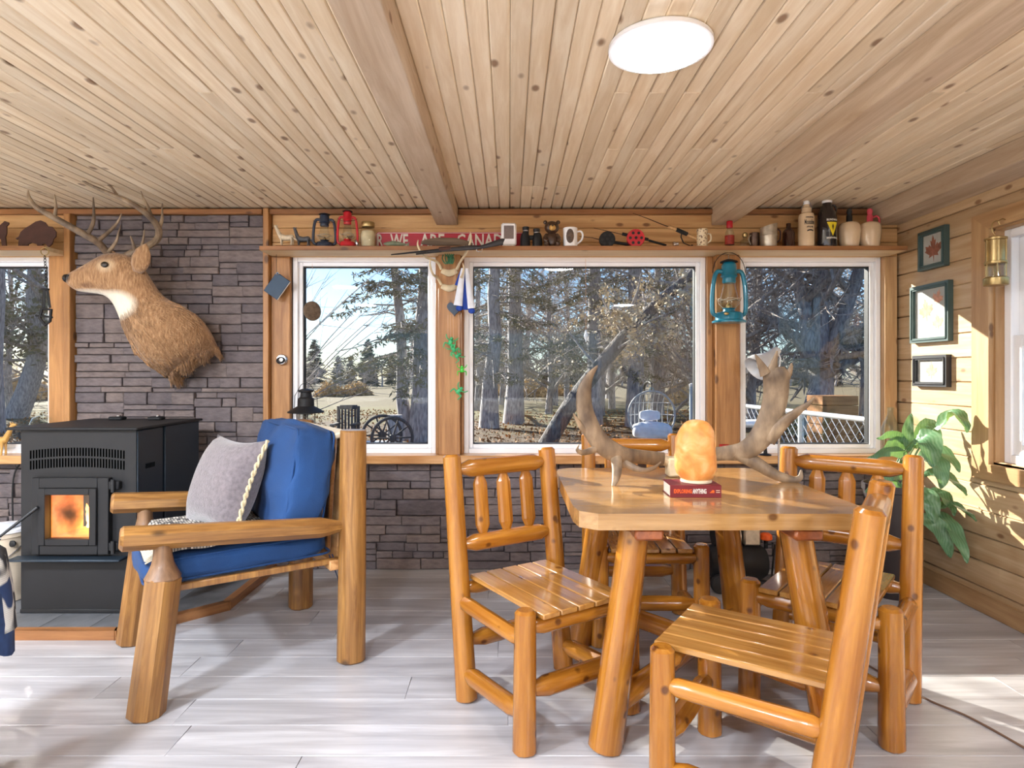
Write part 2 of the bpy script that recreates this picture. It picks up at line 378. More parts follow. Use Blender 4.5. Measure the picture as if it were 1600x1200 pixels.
# --- back wall
wb = struct('wall_back', 'grey ledge stone wall panel behind the stove and deer head')
mb = MB()
Y0, Y1 = YW + .03, YW + .20
mb.box(XL - .1, XR + .1, Y0, Y1, -.4, .752); mb.box(XL - .1, XR + .1, Y0, Y1, 2.045, CEIL + .1)
for a, b in ((XL - .1, -4.3), (-2.985, -1.42), (-.479, -.298), (1.286, 1.50), (2.433, XR + .1)): mb.box(a, b, Y0, Y1, .752, 2.045)
mb.build('wall_core', M['mortar'], wb, smooth=False)
stone_area(wb, -2.822, -1.590, .0, 2.306, YW)
stone_area(wb, -3.6, -2.826, .0, .70, YW, .6, .2)
ww = struct('wall_wainscot', 'low grey ledge stone wall under the windows')
stone_area(ww, -1.590, XR, 0, .70, YW, .66, .175)
# pine boards above the shelf
wp = struct('wall_upper', 'pine boards between shelf and ceiling trim')
for x0, x1 in ((XL, -2.84), (-1.546, XR)):
    zz = 2.036
    for h_ in (.094, .094, .088):
        L = x1 - x0; MB().box(-L / 2, L / 2, 0, .03, 0, h_ - .0015, .004).build('board', M['pineX'], wp, Tr((x0 + x1) / 2, YW + .005, zz)); zz += h_
# trims on the back wall
TN = [0]
def trim(label, boxes, mat, b=.004):
    TN[0] += 1; o = struct('trim_%d' % TN[0], label)
    for q in boxes:
        x0, x1, y0, y1, z0, z1 = q
        MB().box(-(x1 - x0) / 2, (x1 - x0) / 2, -(y1 - y0) / 2, (y1 - y0) / 2, -(z1 - z0) / 2, (z1 - z0) / 2, b).build('board', mat, o, Tr((x0 + x1) / 2, (y0 + y1) / 2, (z0 + z1) / 2))
    return o
trim('dark stained crown strip along the top of the back wall', [(XL, -1.60, YW - .03, YW + .03, 2.306, CEIL - .012), (-1.575, -.475, YW - .03, YW + .03, 2.306, CEIL - .012), (-.33, 1.313, YW - .03, YW + .03, 2.306, CEIL - .012), (1.442, 2.33, YW - .03, YW + .03, 2.306, CEIL - .012)], M['trimX'])
trim('brown post left of the stone panel', [(-2.985, -2.868, YW - .02, YW + .06, .752, 2.04), (-2.868, -2.826, YW - .05, YW + .03, .752, 2.306)], M['trimZ'])
trim('brown edge strip and post right of the stone panel', [(-1.588, -1.55, YW - .045, YW + .03, .70, CEIL - .012), (-1.549, -1.425, YW - .005, YW + .06, .754, 2.036)], M['trimZ'])
trim('knotty brown post between the small and the wide window', [(-.455, -.315, YW - .07, YW + .06, .754, 2.036), (-.48, -.4555, YW - .01, YW + .08, .754, 2.036), (-.3145, -.297, YW - .01, YW + .08, .754, 2.036)], M['trimZ'])
trim('knotty brown post behind the teal lantern', [(1.322, 1.472, YW - .07, YW + .06, .754, 2.036), (1.286, 1.3215, YW - .01, YW + .08, .754, 2.036), (1.4725, 1.50, YW - .01, YW + .08, .754, 2.036)], M['trimZ'])
trim('brown post in the right corner', [(2.433, 2.512, YW - .02, YW + .06, .754, 2.036)], M['caseZ'])
trim('pine window sill along the back wall', [(-1.586, XR - .003, 3.955, YW + .10, .70, .754)], M['sill'], .006)
trim('pine window sill left of the stove', [(XL, -2.83, 3.955, YW + .10, .70, .754)], M['sill'], .006)
# windows of the back wall
WN = [0]
def window_back(x0, x1, z0, z1, label):
    WN[0] += 1; o = struct('window_%d' % WN[0], label); yf = YW + .03
    def rect(name, a, b, c, d, t, y0, y1, mat, bv=.003):
        m = MB(); m.box(a, a + t, y0, y1, c, d, bv); m.box(b - t, b, y0, y1, c, d, bv); m.box(a + t, b - t, y0, y1, c, c + t, bv); m.box(a + t, b - t, y0, y1, d - t, d, bv)
        return m.build(name, mat, o)
    rect('frame', x0, x1, z0, z1, .032, yf, yf + .11, M['white']); rect('sash', x0 + .032, x1 - .032, z0 + .032, z1 - .032, .026, yf + .022, yf + .09, M['white'])
    rect('gasket', x0 + .058, x1 - .058, z0 + .058, z1 - .058, .005, yf + .035, yf + .08, M['black'], 0)
    MB().box(x0 + .06, x1 - .06, yf + .052, yf + .056, z0 + .06, z1 - .06).build('pane', M['pane'], o, smooth=False)
window_back(-4.3, -2.985, .752, 2.04, 'white framed window left of the stone panel')
window_back(-1.42, -.479, .752, 2.04, 'white framed window nearest the stone panel')
window_back(-.298, 1.286, .752, 2.04, 'wide white framed window in the middle')
window_back(1.50, 2.433, .752, 2.04, 'white framed window in the right corner')
# --- floor planks
fl = struct('floor', 'grey wood look plank floor')
MB().box(XL - .1, XR + .1, YB - .1, YW + .1, -.10, -.012).build('subfloor', M['mortar'], fl, smooth=False)
PL, PWD = 1.22, .182; pm = MB().box(-PL / 2 + .0006, PL / 2 - .0006, -PWD / 2 + .0005, PWD / 2 - .0005, -.012, 0, .0014).mesh('plank', M['floor'])
row = 0; y = YW + .02
while y > YB:
    x = XL - R.uniform(0, PL)
    while x < XR:
        link('plank', pm, fl, Tr(x + PL / 2, y - PWD / 2, 0)); x += PL
    y -= PWD; row += 1
# --- ceiling boards, beams
ce = struct('ceiling', 'knotty pine board ceiling')
MB().box(XL - .1, XR + .1, YB - .1, YW + .1, CEIL + .012, CEIL + .08).build('deck', M['mortar'], ce, smooth=False)
P = .0671; k0 = int((XL + .333) / P) - 1; x = -.333 + k0 * P
def cboard(L): return MB().box(-P / 2 + .0006, P / 2 - .0006, -L / 2 + .0005, L / 2 - .0005, 0, .014, .0045).mesh('board', M['ceil'])
cm = {}
while x < XR:
    cut = R.choice((1.2, 1.8, 2.4, 3.0, 3.6)); 
    for a, b in ((YB, cut), (cut, YW + .03)):
        L = round(b - a, 2)
        if L not in cm: cm[L] = cboard(L)
        link('board', cm[L], ce, Tr(x + P / 2, (a + b) / 2, CEIL))
    x += P
def beam(x0, x1, label):
    trim(label, [(x0, x1, YB, YW - .001, 2.241, CEIL + .001)], M['beam'], .004)
beam(-.475, -.333, 'pine ceiling beam left of the lamp'); beam(1.313, 1.442, 'pine ceiling beam right of the lamp'); beam(2.33, XR + .02, 'pine ceiling beam along the right wall')
# --- right wall
wr = struct('wall_right', 'horizontal pine boards of the right wall')
WY0, WY1, WZ0, WZ1 = 2.05, 3.26, .80, 2.03
mb = MB(); X0, X1 = XR + .02, XR + .16
mb.box(X0, X1, YB, WY0, -.1, CEIL); mb.box(X0, X1, WY1, YW + .2, -.1, CEIL); mb.box(X0, X1, WY0, WY1, -.1, WZ0); mb.box(X0, X1, WY0, WY1, WZ1, CEIL)
mb.build('wall_core', M['mortar'], wr, smooth=False)
def wboard(y0, y1, z0, z1):
    MB().box(0, .02, -(y1 - y0) / 2 + .001, (y1 - y0) / 2 - .001, .0007, z1 - z0 - .0007, .005).build('board', M['siding'], wr, Tr(XR, (y0 + y1) / 2, z0))
z = 2.186 - .137 * 16
while z < CEIL:
    za, zb = max(z, 0), min(z + .137, CEIL - .002)
    if zb - za > .02:
        if zb > WZ0 + .03 and za < WZ1 - .03: wboard(WY1, YW + .02, za, zb); wboard(YB, WY0, za, zb)
        else: c = R.uniform(.8, 2.2) if za > .7 else .6; wboard(c, YW + .02, za, zb); wboard(YB, c, za, zb)
    z += .137
o = struct('baseboard_right', 'brown baseboard of the right wall'); MB().box(0, .016, -(YW - YB) / 2, (YW - YB) / 2, 0, .1, .003).build('board', M['trimY'], o, Tr(XR - .016, (YW + YB) / 2, 0))
# casing and right window
TN[0] += 1; o = struct('trim_%d' % TN[0], 'mitred pine casing around the right window')
cw = .12; xc = XR - .028
def mitre(pts, mat):
    c = V((0, sum(p[0] for p in pts) / 4, sum(p[1] for p in pts) / 4))
    MB().poly(pts, xc, XR + .0, lambda u, v_, t: V((t, u - c.y, v_ - c.z))).build('casing', mat, o, Tr(0, c.y, c.z), smooth=False)
a0, a1, b0, b1 = WY0, WY1, WZ0, WZ1
mitre([(a1, b0), (a1 + cw, b0 - cw * .7), (a1 + cw, b1 + cw * .75), (a1, b1)], M['caseZ']); mitre([(a0, b0), (a0, b1), (a0 - cw, b1 + cw * .75), (a0 - cw, b0 - cw * .7)], M['caseZ'])
mitre([(a0, b1), (a1, b1), (a1 + cw, b1 + cw * .75), (a0 - cw, b1 + cw * .75)], M['trimY']); mitre([(a0, b0), (a0 - cw, b0 - cw * .7), (a1 + cw, b0 - cw * .7), (a1, b0)], M['trimY'])
m = MB(); m.box(XR, XR + .16, a1 - .012, a1, b0, b1); m.box(XR, XR + .16, a0, a0 + .012, b0, b1); m.build('jamb', M['caseZ'], o, smooth=False)
m = MB(); m.box(XR, XR + .16, a0, a1, b1 - .012, b1); m.box(XR, XR + .16, a0, a1, b0, b0 + .012); m.build('jamb', M['trimY'], o, smooth=False)
WN[0] += 1; o = struct('window_%d' % WN[0], 'white double hung window in the right wall')
def rectY(name, ya, yb, za, zb, t, x0, x1, mat, bv=.003):
    m = MB(); m.box(x0, x1, ya, ya + t, za, zb, bv); m.box(x0, x1, yb - t, yb, za, zb, bv); m.box(x0, x1, ya + t, yb - t, za, za + t, bv); m.box(x0, x1, ya + t, yb - t, zb - t, zb, bv); return m.build(name, mat, o)
ya, yb, za, zb = a0 + .012, a1 - .012, b0 + .012, b1 - .012; zm = 1.44
rectY('frame', ya, yb, za, zb, .045, XR + .045, XR + .14, M['white'])
rectY('upper_sash', ya + .045, yb - .045, zm - .02, zb - .045, .04, XR + .085, XR + .12, M['white']); rectY('lower_sash', ya + .045, yb - .045, za + .045, zm + .03, .055, XR + .055, XR + .095, M['white'])
for nm, z0, z1, xx in (('pane', zm, zb - .08, XR + .10), ('pane', za + .09, zm - .02, XR + .072)):
    MB().box(xx, xx + .004, ya + .07, yb - .07, z0, z1).build(nm, M['pane'], o, smooth=False)
# walls behind the viewer
M['paint'] = plain('cream paint', srgb(226, 212, 190), .7, var=.04)
o = struct('wall_left', 'cream wall on the far left'); MB().box(XL - .15, XL, YB, YW + .2, -.1, CEIL).build('panel', M['paint'], o, smooth=False)
o = struct('wall_rear', 'cream wall behind the viewer with a wide window'); m = MB()
for q in ((XL, -3.4, -.1, CEIL), (1.6, XR, -.1, CEIL), (-3.4, 1.6, -.1, .8), (-3.4, 1.6, 2.05, CEIL)): m.box(q[0], q[1], YB - .15, YB, q[2], q[3])
m.build('panel', M['paint'], o, smooth=False); m = MB()
for x in (-3.4, -1.75, -.1, 1.54): m.box(x, x + .06, YB - .12, YB - .04, .8, 2.05)
m.box(-3.4, 1.6, YB - .12, YB - .04, .8, .86); m.box(-3.4, 1.6, YB - .12, YB - .04, 1.99, 2.05); m.build('window_frame', M['white'], o, smooth=False)
# --- ceiling lamps
M['lampdim'] = emitter('dim lamp diffuser', (.96, .98, 1.0), 20.0)
def ceiling_lamp(x, y, label, lm='lamp'):
    t = thing('ceiling_lamp', label, 'lamp', (x, y, CEIL), group='round ceiling lamps')
    MB().lathe([(.162, 0), (.168, -.006), (.168, -.018), (.152, -.022)], 40).build('rim', M['white'], t)
    MB().lathe([(.150, -.020), (.146, -.026), (.11, -.029), (.001, -.030)], 40, cap0=False).build('diffuser', M[lm], t)
ceiling_lamp(.494, 2.045, 'round white ceiling lamp lit above the table', 'lampdim')
for x, y in ((-.6, -1.2), (-2.0, .7), (-2.2, -1.3), (1.75, -1.3), (-3.5, .9)): ceiling_lamp(x, y, 'round white ceiling lamp added behind the viewer to brighten the room')  # unseen lamps added as fill light for the room
# ================================================================ DINING SET
def slab(name, x0, x1, y0, y1, z0, z1, mat, parent, b=.004, M0=None):
    c = V(((x0 + x1) / 2, (y0 + y1) / 2, (z0 + z1) / 2)); h = V(((x1 - x0) / 2, (y1 - y0) / 2, (z1 - z0) / 2))
    return MB().box(-h.x, h.x, -h.y, h.y, -h.z, h.z, b).build(name, mat, parent, (M0 or Matrix.Identity(4)) @ Tr(c))
CW, CD, CT, CZ, CF = .238, .201, .126, .943, .478
def by(z): return CD + CT * z / CZ              # where the reclined back stands at height z
def dining_chair(label, loc, rz):
    t = thing('dining_chair', label, 'chair', loc, rz, 'log dining chairs around the table')
    for s in (-1, 1):
        log('rear_post', (s * CW, CD, 0), (s * CW, CD + CT, CZ), .043, .037, M['log'], t, ('b', .006), ('b', .010))
        log('front_leg', (s * CW, -CD, 0), (s * CW * .985, -CD, CF), .041, .037, M['log'], t, ('b', .006), ('b', .010))
        log('side_rail', (s * CW, CD + .03, .372), (s * CW, -CD + .02, .372), .030, .028, M['log'], t, ('t', .03, .018), ('t', .03, .018))
        log('side_stretcher', (s * CW, CD, .105), (s * CW, -CD + .01, .125), .036, .034, M['log'], t, ('t', .06, .018), ('t', .06, .018))
    log('seat_rail', (-CW + .02, -CD, .415), (CW - .02, -CD, .415), .031, .031, M['log'], t, ('t', .05, .018), ('t', .05, .018))
    log('seat_rail', (-CW + .02, by(.41), .415), (CW - .02, by(.41), .415), .029, .029, M['log'], t, ('t', .05, .018), ('t', .05, .018))
    log('front_stretcher', (-CW + .02, -CD, .20), (CW - .02, -CD, .20), .035, .035, M['log'], t, ('t', .07, .018), ('t', .07, .018))
    log('rear_stretcher', (-CW + .02, by(.2), .22), (CW - .02, by(.2), .22), .034, .034, M['log'], t, ('t', .07, .018), ('t', .07, .018))
    log('top_rail', (-CW + .022, by(.882), .882), (CW - .022, by(.882), .882), .036, .036, M['log'], t, ('t', .055, .017), ('t', .055, .017))
    log('lower_rail', (-CW + .022, by(.585), .585), (CW - .022, by(.585), .585), .035, .035, M['log'], t, ('t', .055, .017), ('t', .055, .017))
    for x in (-.115, 0, .115):
        log('spindle', (x, by(.60), .60), (x, by(.868), .868), .034, .033, M['log'], t, ('t', .05, .012), ('t', .05, .012), flat=.62, spin=0, facets=True)
    for i in range(5):
        x = -.1905 + .0762 * i; slab('slat', x, x + .0702, -.246, .262, .446, .466, M['slat'], t, .0035)
    return t
dining_chair('log dining chair left of the table beside the armchair', (.142, 2.396, 0), .571)
dining_chair('log dining chair behind the table with its back to the wide window', (.665, 3.119, 0), -.019)
dining_chair('log dining chair at the right end of the table near the plant', (1.243, 2.426, 0), -.689)
dining_chair('log dining chair nearest the viewer with its back turned', (.744, 1.903, 0), -2.163)
TX0, TX1, TY0, TY1, TZ = .220, 1.212, 2.035, 3.037, .815
M['batten'] = wood('red brown batten', srgb(168, 92, 44), srgb(124, 62, 28), 'Y', .3, .5, .2, 1.2, .05)
t = thing('dining_table', 'square honey log table with clipped corners', 'table', (.716, 2.536, 0))
def loc_t(x, y, z=0): return V((x - .716, y - 2.536, z))
nb = 8; wbd = (TY1 - TY0) / nb; cc = .07
for i in range(nb):
    y0 = TY0 + i * wbd + .0017; y1 = TY0 + (i + 1) * wbd - .0017; cy = (y0 + y1) / 2
    if i == 0: out = [(TX0 + cc, y0), (TX1 - cc, y0), (TX1 - .012, y0 + cc * .62), (TX1, y1), (TX0, y1), (TX0 + .012, y0 + cc * .62)]
    elif i == nb - 1: out = [(TX0, y0), (TX1, y0), (TX1 - .012, y1 - cc * .62), (TX1 - cc, y1), (TX0 + cc, y1), (TX0 + .012, y1 - cc * .62)]
    else: out = [(TX0, y0), (TX1, y0), (TX1, y1), (TX0, y1)]
    MB().poly(out, TZ - .054, TZ, lambda u, v_, q: V((u - .716, v_ - cy, q - TZ))).build('table_board', M['tabletop'], t, Tr(loc_t(.716, cy, TZ)), smooth=False)
for x in (.46, .985):
    c = loc_t(x, (TY0 + TY1) / 2, TZ - .0725); MB().box(-.048, .048, -.49, .49, -.020, .019, .008).build('batten', M['batten'], t, Tr(c))
LT = {(-1, -1): (.435, 2.17, .325, 2.12), (1, -1): (.99, 2.17, 1.105, 2.12), (-1, 1): (.435, 2.90, .335, 2.96), (1, 1): (.99, 2.90, 1.095, 2.96)}
for k, (xt, yt, xb, yb_) in LT.items():
    log('leg', loc_t(xb, yb_, 0), loc_t(xt, yt, TZ - .075), .060, .052, M['log'], t, ('b', .006), ('b', .012))
log('stretcher', loc_t(.34, 2.14, .13), loc_t(1.08, 2.94, .15), .040, .038, M['log'], t, ('t', .07, .02), ('t', .07, .02))
log('stretcher', loc_t(1.085, 2.14, .20), loc_t(.345, 2.94, .215), .040, .038, M['log'], t, ('t', .07, .02), ('t', .07, .02))
# ================================================================ ARMCHAIR
AL, AY, ATH = (-1.233, 2.883, 0), .375, -.967
t = thing('armchair', 'heavy log armchair with wide arms beside the stove', 'armchair', AL, ATH)
HW = .385
for s in (-1, 1):
    log('rear_post', (s * HW, AY, 0), (s * HW, AY + .012, 1.022), .066, .061, M['oldlog'], t, ('b', .008), ('b', .006), n=16, wob=.03)
    log('front_leg', (s * HW, -AY - .045, 0), (s * HW, -AY + .012, .505), .078, .074, M['oldlog'], t, ('b', .006), ('b', .004), n=9, wob=.035, flat=.86, facets=True)
    mb = MB().lathe([(.070, 0), (.071, .006), (.056, .030), (.044, .055), (.037, .085), (.035, .14)], 12); mb.build('leg_neck', M['neck'], t, Tr(s * HW, -AY + .014, .500) @ Matrix.Diagonal((1, .9, 1, 1)))
    a = log('armrest', (s * HW, -AY - .125, .668), (s * HW, AY - .035, .602), .049, .046, M['oldlog'], t, ('b', .010), ('t', .10, .022), n=8, wob=.04, facets=True, spin=PI / 8)
    slab('seat_rail', s * .33 - .012, s * .33 + .012, -AY + .01, AY, .425, .452, M['oldlog'], t, .004)
for y, z in ((-AY + .02, .430), (AY - .06, .430)):
    slab('cross_rail', -HW + .03, HW - .03, y - .025, y + .025, z - .03, z + .015, M['sill'], t, .004)
for i in range(5):
    x = -.28 + .14 * i
    slab('back_slat', x - .045, x + .045, -.010, .010, 0, .56, M['sill'], t, .004, Tr(0, AY - .035, .44) @ Rx(-.06))
slab('back_cap', -HW + .062, HW - .058, -.036, .036, 0, .026, M['cream'], t, .008, Tr(0, AY - .02, .985) @ Rx(.25))  # cream colour stands in for sunlight on the cap's top edge
def puff(name, size, mat, parent, M0, nx=18, ny=14, bulge=.03, kk=6.0, wr=.004, seed=1):
    """a stuffed box cushion: rounded block, fuller in the middle, softly creased"""
    rr = random.Random(seed); sx, sy, sz = (q / 2 for q in size); bm = bmesh.new()
    bmesh.ops.create_cube(bm, size=2); bmesh.ops.subdivide_edges(bm, edges=bm.edges[:], cuts=11, use_grid_fill=True)
    ph = [rr.uniform(0, 6) for _ in range(6)]
    for v_ in bm.verts:
        x, y, z = v_.co; k = kk
        n = (abs(x) ** k + abs(y) ** k + abs(z) ** k) ** (1 / k); x, y, z = x / n, y / n, z / n
        f = (1 - x * x) * (1 - y * y); g = (1 - y * y) * (1 - z * z); h = (1 - x * x) * (1 - z * z)
        cr = wr * (math.sin(x * 7 + ph[0] + y * 3) + math.sin(y * 9 + ph[1] + z * 5) + math.sin(z * 8 + ph[2] + x * 4))
        v_.co = (x * sx + math.copysign(g * bulge * .6, x) * (abs(x) > .5), y * sy + math.copysign(h * bulge * .6, y) * (abs(y) > .5) + cr * .5, z * sz + math.copysign(f * bulge, z) * (abs(z) > .5) + cr)
    me = bpy.data.meshes.new(name); bm.to_mesh(me); bm.free(); me.materials.append(mat); me.polygons.foreach_set('use_smooth', [True] * len(me.polygons))
    return link(name, me, parent, M0)
def piping(parent, size, z, mat, r=.005):
    sx, sy = size[0] / 2 * .985, size[1] / 2 * .985; c = .045; pts = []
    for cx, cy, a0 in ((sx - c, sy - c, 0), (-sx + c, sy - c, 90), (-sx + c, -sy + c, 180), (sx - c, -sy + c, 270)):
        for k in range(5): a = math.radians(a0 + k * 22.5); pts.append((cx + c * math.cos(a), cy + c * math.sin(a), z))
    MB().tube(pts + pts[:1], r, 6).build('piping', mat, parent)
AM = Tr(AL) @ Rz(ATH)
def world_thing(name, label, cat, M0, group=None):
    o = thing(name, label, cat, group=group); o.matrix_world = M0; return o
t = world_thing('seat_cushion', 'blue canvas seat cushion on the log armchair', 'cushion', AM @ Tr(0, -.055, .509) @ Rx(.02))
cv = puff('cover', (.655, .74, .115), M['blue'], t, Matrix.Identity(4), bulge=.012, seed=3)
for z in (.042, -.042): piping(cv, (.655, .74), z, M['blue'])
for s in (-1, 1):
    for d in (0, .035):
        p0 = V((s * .325, .35 + d * .4, -.05)); MB().tube([p0, p0 + V((s * .02, .03, -.10)), p0 + V((s * .012, .045 + d, -.21)), p0 + V((s * .03, .03 + d, -.33 + d * 2))], [.007, .006, .006, .007], 6, flat=.25).build('tie_ribbon', M['blue'], t)
t = world_thing('back_cushion', 'blue canvas back cushion leaning in the log armchair', 'cushion', AM @ Tr(.02, .205, .795) @ Rx(-.15) @ Rx(PI / 2))
cv = puff('cover', (.66, .47, .19), M['blue'], t, Matrix.Identity(4), bulge=.035, kk=11, wr=.007, seed=5)
for z in (.080, -.080): piping(cv, (.655, .465), z, M['blue'])
M['greyfab'] = plain('grey brown wool', srgb(112, 104, 108), .95, var=.22, scale=60, bump=.35, bscale=160, sheen=.5)
t = world_thing('throw_pillow', 'grey wool pillow with a cream braid on the armchair', 'pillow', Tr(-1.30, 2.86, .775) @ Rz(ATH + .30) @ Rx(-.36) @ Rx(PI / 2))
mb = MB(); 
def pil(u, v_, s):
    e = (1 - abs(u) ** 2.6) * (1 - abs(v_) ** 2.6); k = 1 - .10 * (u * u * (1 - v_ * v_) + v_ * v_ * (1 - u * u)) * 1.2
    return V((u * .225 * k, v_ * .215 * k, s * .105 * e ** .5))
N = 16
for s in (-1, 1):
    g = [[pil(-1 + 2 * i / N, -1 + 2 * j / N, s) for i in range(N + 1)] for j in range(N + 1)]
    vs = [p for r in g for p in r]; mb.add(vs, [(j * (N + 1) + i, j * (N + 1) + i + 1, (j + 1) * (N + 1) + i + 1, (j + 1) * (N + 1) + i) for j in range(N) for i in range(N)])
mb.build('cover', M['greyfab'], t, ang=80)
M['braid'] = plain('cream braid', srgb(214, 196, 158), .9, var=.3, scale=90, bump=.5)
mb = MB(); pts = [pil(1, -1 + 2 * k / 40, 0) for k in range(41)]
for d in (0, PI): mb.tube([p + V((.006 * math.cos(k * .9 + d), 0, .006 * math.sin(k * .9 + d))) for k, p in enumerate(pts)], .006, 6)
mb.build('braid', M['braid'], t)
mb = MB()
for k in range(9): 
    a = k / 9 * 2 * PI; p = pil(1, -1, 0); mb.tube([p, p + V((.02 * math.cos(a) + .015, -.02, .02 * math.sin(a))), p + V((.03 * math.cos(a) + .02, -.045, .03 * math.sin(a)))], .003, 4)
mb.build('tassel', M['braid'], t)
M['throw'] = pattern('black and white weave', 'weave', srgb(226, 222, 212), srgb(52, 52, 58), 22)
t = world_thing('folded_throw', 'black and white woven throw lying on the blue seat cushion', 'blanket', AM @ Tr(.04, -.10, .582) @ Rx(.02))
mb = MB(); NN = 18
for s, dz in ((0, 0), (1, .018)):
    pass
g0 = [[V((-.29 + .58 * i / NN, -.27 + .44 * j / NN, .004 * math.sin(i * 1.3) * math.cos(j * .9) + (-.03 if j == 0 else 0))) for i in range(NN + 1)] for j in range(NN + 1)]
vs = [p for r in g0 for p in r]; n1 = len(vs); vs += [p + V((0, 0, .018)) for p in vs]
fs = []
for j in range(NN):
    for i in range(NN):
        a = j * (NN + 1) + i; q = (a, a + 1, a + NN + 2, a + NN + 1); fs.append(tuple(k + n1 for k in q)); fs.append(q[::-1])
for i in range(NN):
    for a, b in ((i, i + 1), (NN * (NN + 1) + i, NN * (NN + 1) + i + 1), (i * (NN + 1), (i + 1) * (NN + 1)), (i * (NN + 1) + NN, (i + 1) * (NN + 1) + NN)): fs.append((a, b, b + n1, a + n1))
mb.add(vs, fs).build('weave', M['throw'], t); mb = MB()
for i in range(26):
    x = -.285 + .57 * i / 25; mb.tube([(x, -.27, -.012), (x + .004, -.292, -.018), (x - .004, -.315, -.03)], .003, 4)
mb.build('fringe', M['cream'], t)
# ================================================================ STOVE AND HEARTH
M['slate'] = plain('hearth slate', srgb(104, 106, 110), .4, var=.25, scale=9, bump=.1)
t = thing('hearth_pad', 'low hearth platform with slate tiles and pine edging under the stove', 'hearth', (-2.2, 3.5, 0))
HP = [(-3.5, 2.985), (-1.885, 2.985), (-1.512, 3.36), (-1.512, 4.03), (-3.5, 4.03)]
MB().poly(HP, 0.001, .036, lambda u, v_, q: V((u + 2.2, v_ - 3.5, q))).build('base', M['mortar'], t, smooth=False)
for i in range(len(HP) - 1):
    if i == 3: continue
    a, b = V((*HP[i], 0)), V((*HP[i + 1], 0)); d = (b - a).normalized(); nrm = V((d.y, -d.x, 0)); L = (b - a).length
    Mx = Tr(a.x + 2.2, a.y - 3.5, 0) @ Matrix(((d.x, -nrm.x, 0, 0), (d.y, -nrm.y, 0, 0), (0, 0, 1, 0), (0, 0, 0, 1)))
    MB().poly([(-.008, -.006), (L + .008, -.006), (L - .012, .038), (.012, .038)], 0.0, .046, lambda u, v_, q: V((u - L / 2, v_, q))).build('edging', M['trimX'], t, Mx @ Tr(L / 2, 0, 0), smooth=False)
def clip_tile(x0, x1, y0, y1):                  # keep the part of a square tile that lies inside the platform
    P_ = [(x0, y0), (x1, y0), (x1, y1), (x0, y1)]; k = -1.885 - 2.985 - .05; out = []
    f = lambda p: p[0] - (p[1] - 2.985) - (-1.885) + .058
    for i in range(4):
        a, b = P_[i], P_[(i + 1) % 4]; fa, fb = f(a), f(b)
        if fa <= 0: out.append(a)
        if fa * fb < 0: s = fa / (fa - fb); out.append((a[0] + s * (b[0] - a[0]), a[1] + s * (b[1] - a[1])))
    return out
ts = .245; y = 3.025
while y < 4.0:
    x = -1.552
    while x > -3.4:
        q = clip_tile(x - ts + .003, x, y, min(y + ts - .003, 4.02))
        if len(q) > 2:
            cx, cy = sum(p[0] for p in q) / len(q), sum(p[1] for p in q) / len(q)
            MB().poly(q, .036, .042, lambda u, v_, w_: V((u - cx, v_ - cy, w_))).build('tile', M['slate'], t, Tr(cx + 2.2, cy - 3.5, 0), smooth=False)
        x -= ts
    y += ts
SX0, SX1, SY0, SY1, SZ0, SZ1 = -2.51, -1.918, 3.207, 3.84, .043, .985
SO = V(((SX0 + SX1) / 2, (SY0 + SY1) / 2, SZ0))
t = thing('pellet_stove', 'black pellet stove with a lit fire behind its glass door', 'stove', SO)
def sb(name, x0, x1, y0, y1, z0, z1, mat, parent=t, b=.004):
    return MB().box(x0 - SO.x, x1 - SO.x, y0 - SO.y, y1 - SO.y, z0 - SO.z, z1 - SO.z, b).build(name, mat, parent)
def fx(px): return (px - VX) * SY0 / F
def fz(py): return HC - (py - VY) * SY0 / F
gx0, gx1, gz0, gz1 = fx(78), fx(150), fz(841), fz(769)     # opening of the fire chamber
dpt = .30
m = MB()
for q in ((SX0, gx0, SZ0 + .02, SZ1), (gx1, SX1, SZ0 + .02, SZ1), (gx0, gx1, SZ0 + .02, gz0), (gx0, gx1, gz1, SZ1)):
    m.box(q[0] - SO.x, q[1] - SO.x, SY0 - SO.y, 3.45 - SO.y, q[2] - SO.z, q[3] - SO.z)
m.build('front_body', M['ironblack'], t, smooth=False)
sb('base_plate', SX0 - .004, SX1 + .004, SY0 - .006, SY1, SZ0, SZ0 + .022, M['ironblack'])
sb('side_panel', SX1 - .002, SX1 + .006, SY0 + .004, 3.445, SZ0 + .03, SZ1 - .004, M['steelside'])
sb('rear_body', SX0 + .01, SX1 + .008, 3.465, SY1, SZ0 + .02, SZ1, M['steelside'])
lid = sb('lid', SX0 - .062, SX1 + .022, SY0 - .03, SY1 + .02, SZ1, SZ1 + .014, M['ironblack'])
for px in (182, 243):
    p = at(px, 655, 3.72); sb('lid_latch', p.x - .04, p.x + .04, 3.70, 3.76, SZ1 + .0135, SZ1 + .034, M['ironblack'], lid, .006)
    sb('latch_lip', p.x + .015, p.x + .032, 3.695, 3.72, SZ1 + .0335, SZ1 + .045, M['chrome'], lid, .003)
m = MB()
for r_, (pa, pb) in enumerate(((704, 717), (720, 734))):
    for i in range(33):
        px = 47 + 4.55 * i; arc = -4.5 * (1 - ((i - 16) / 16) ** 2); m.box(fx(px) - SO.x, fx(px + 2.2) - SO.x, SY0 - .0015 - SO.y, SY0 + .01 - SO.y, fz(pb + arc) - SO.z, fz(pa + arc) - SO.z)
g = m.build('vent_slots', M['void'], t, smooth=False); g['label'] = 'two curved rows of narrow black vent slots'
m = MB()
for i in range(8):
    y = 3.28 + .011 * i; m.box(SX1 + .005 - SO.x, SX1 + .0072 - SO.x, y - SO.y, y + .005 - SO.y, .775 - SO.z, .80 - SO.z)
m.build('side_vent', M['void'], t, smooth=False)
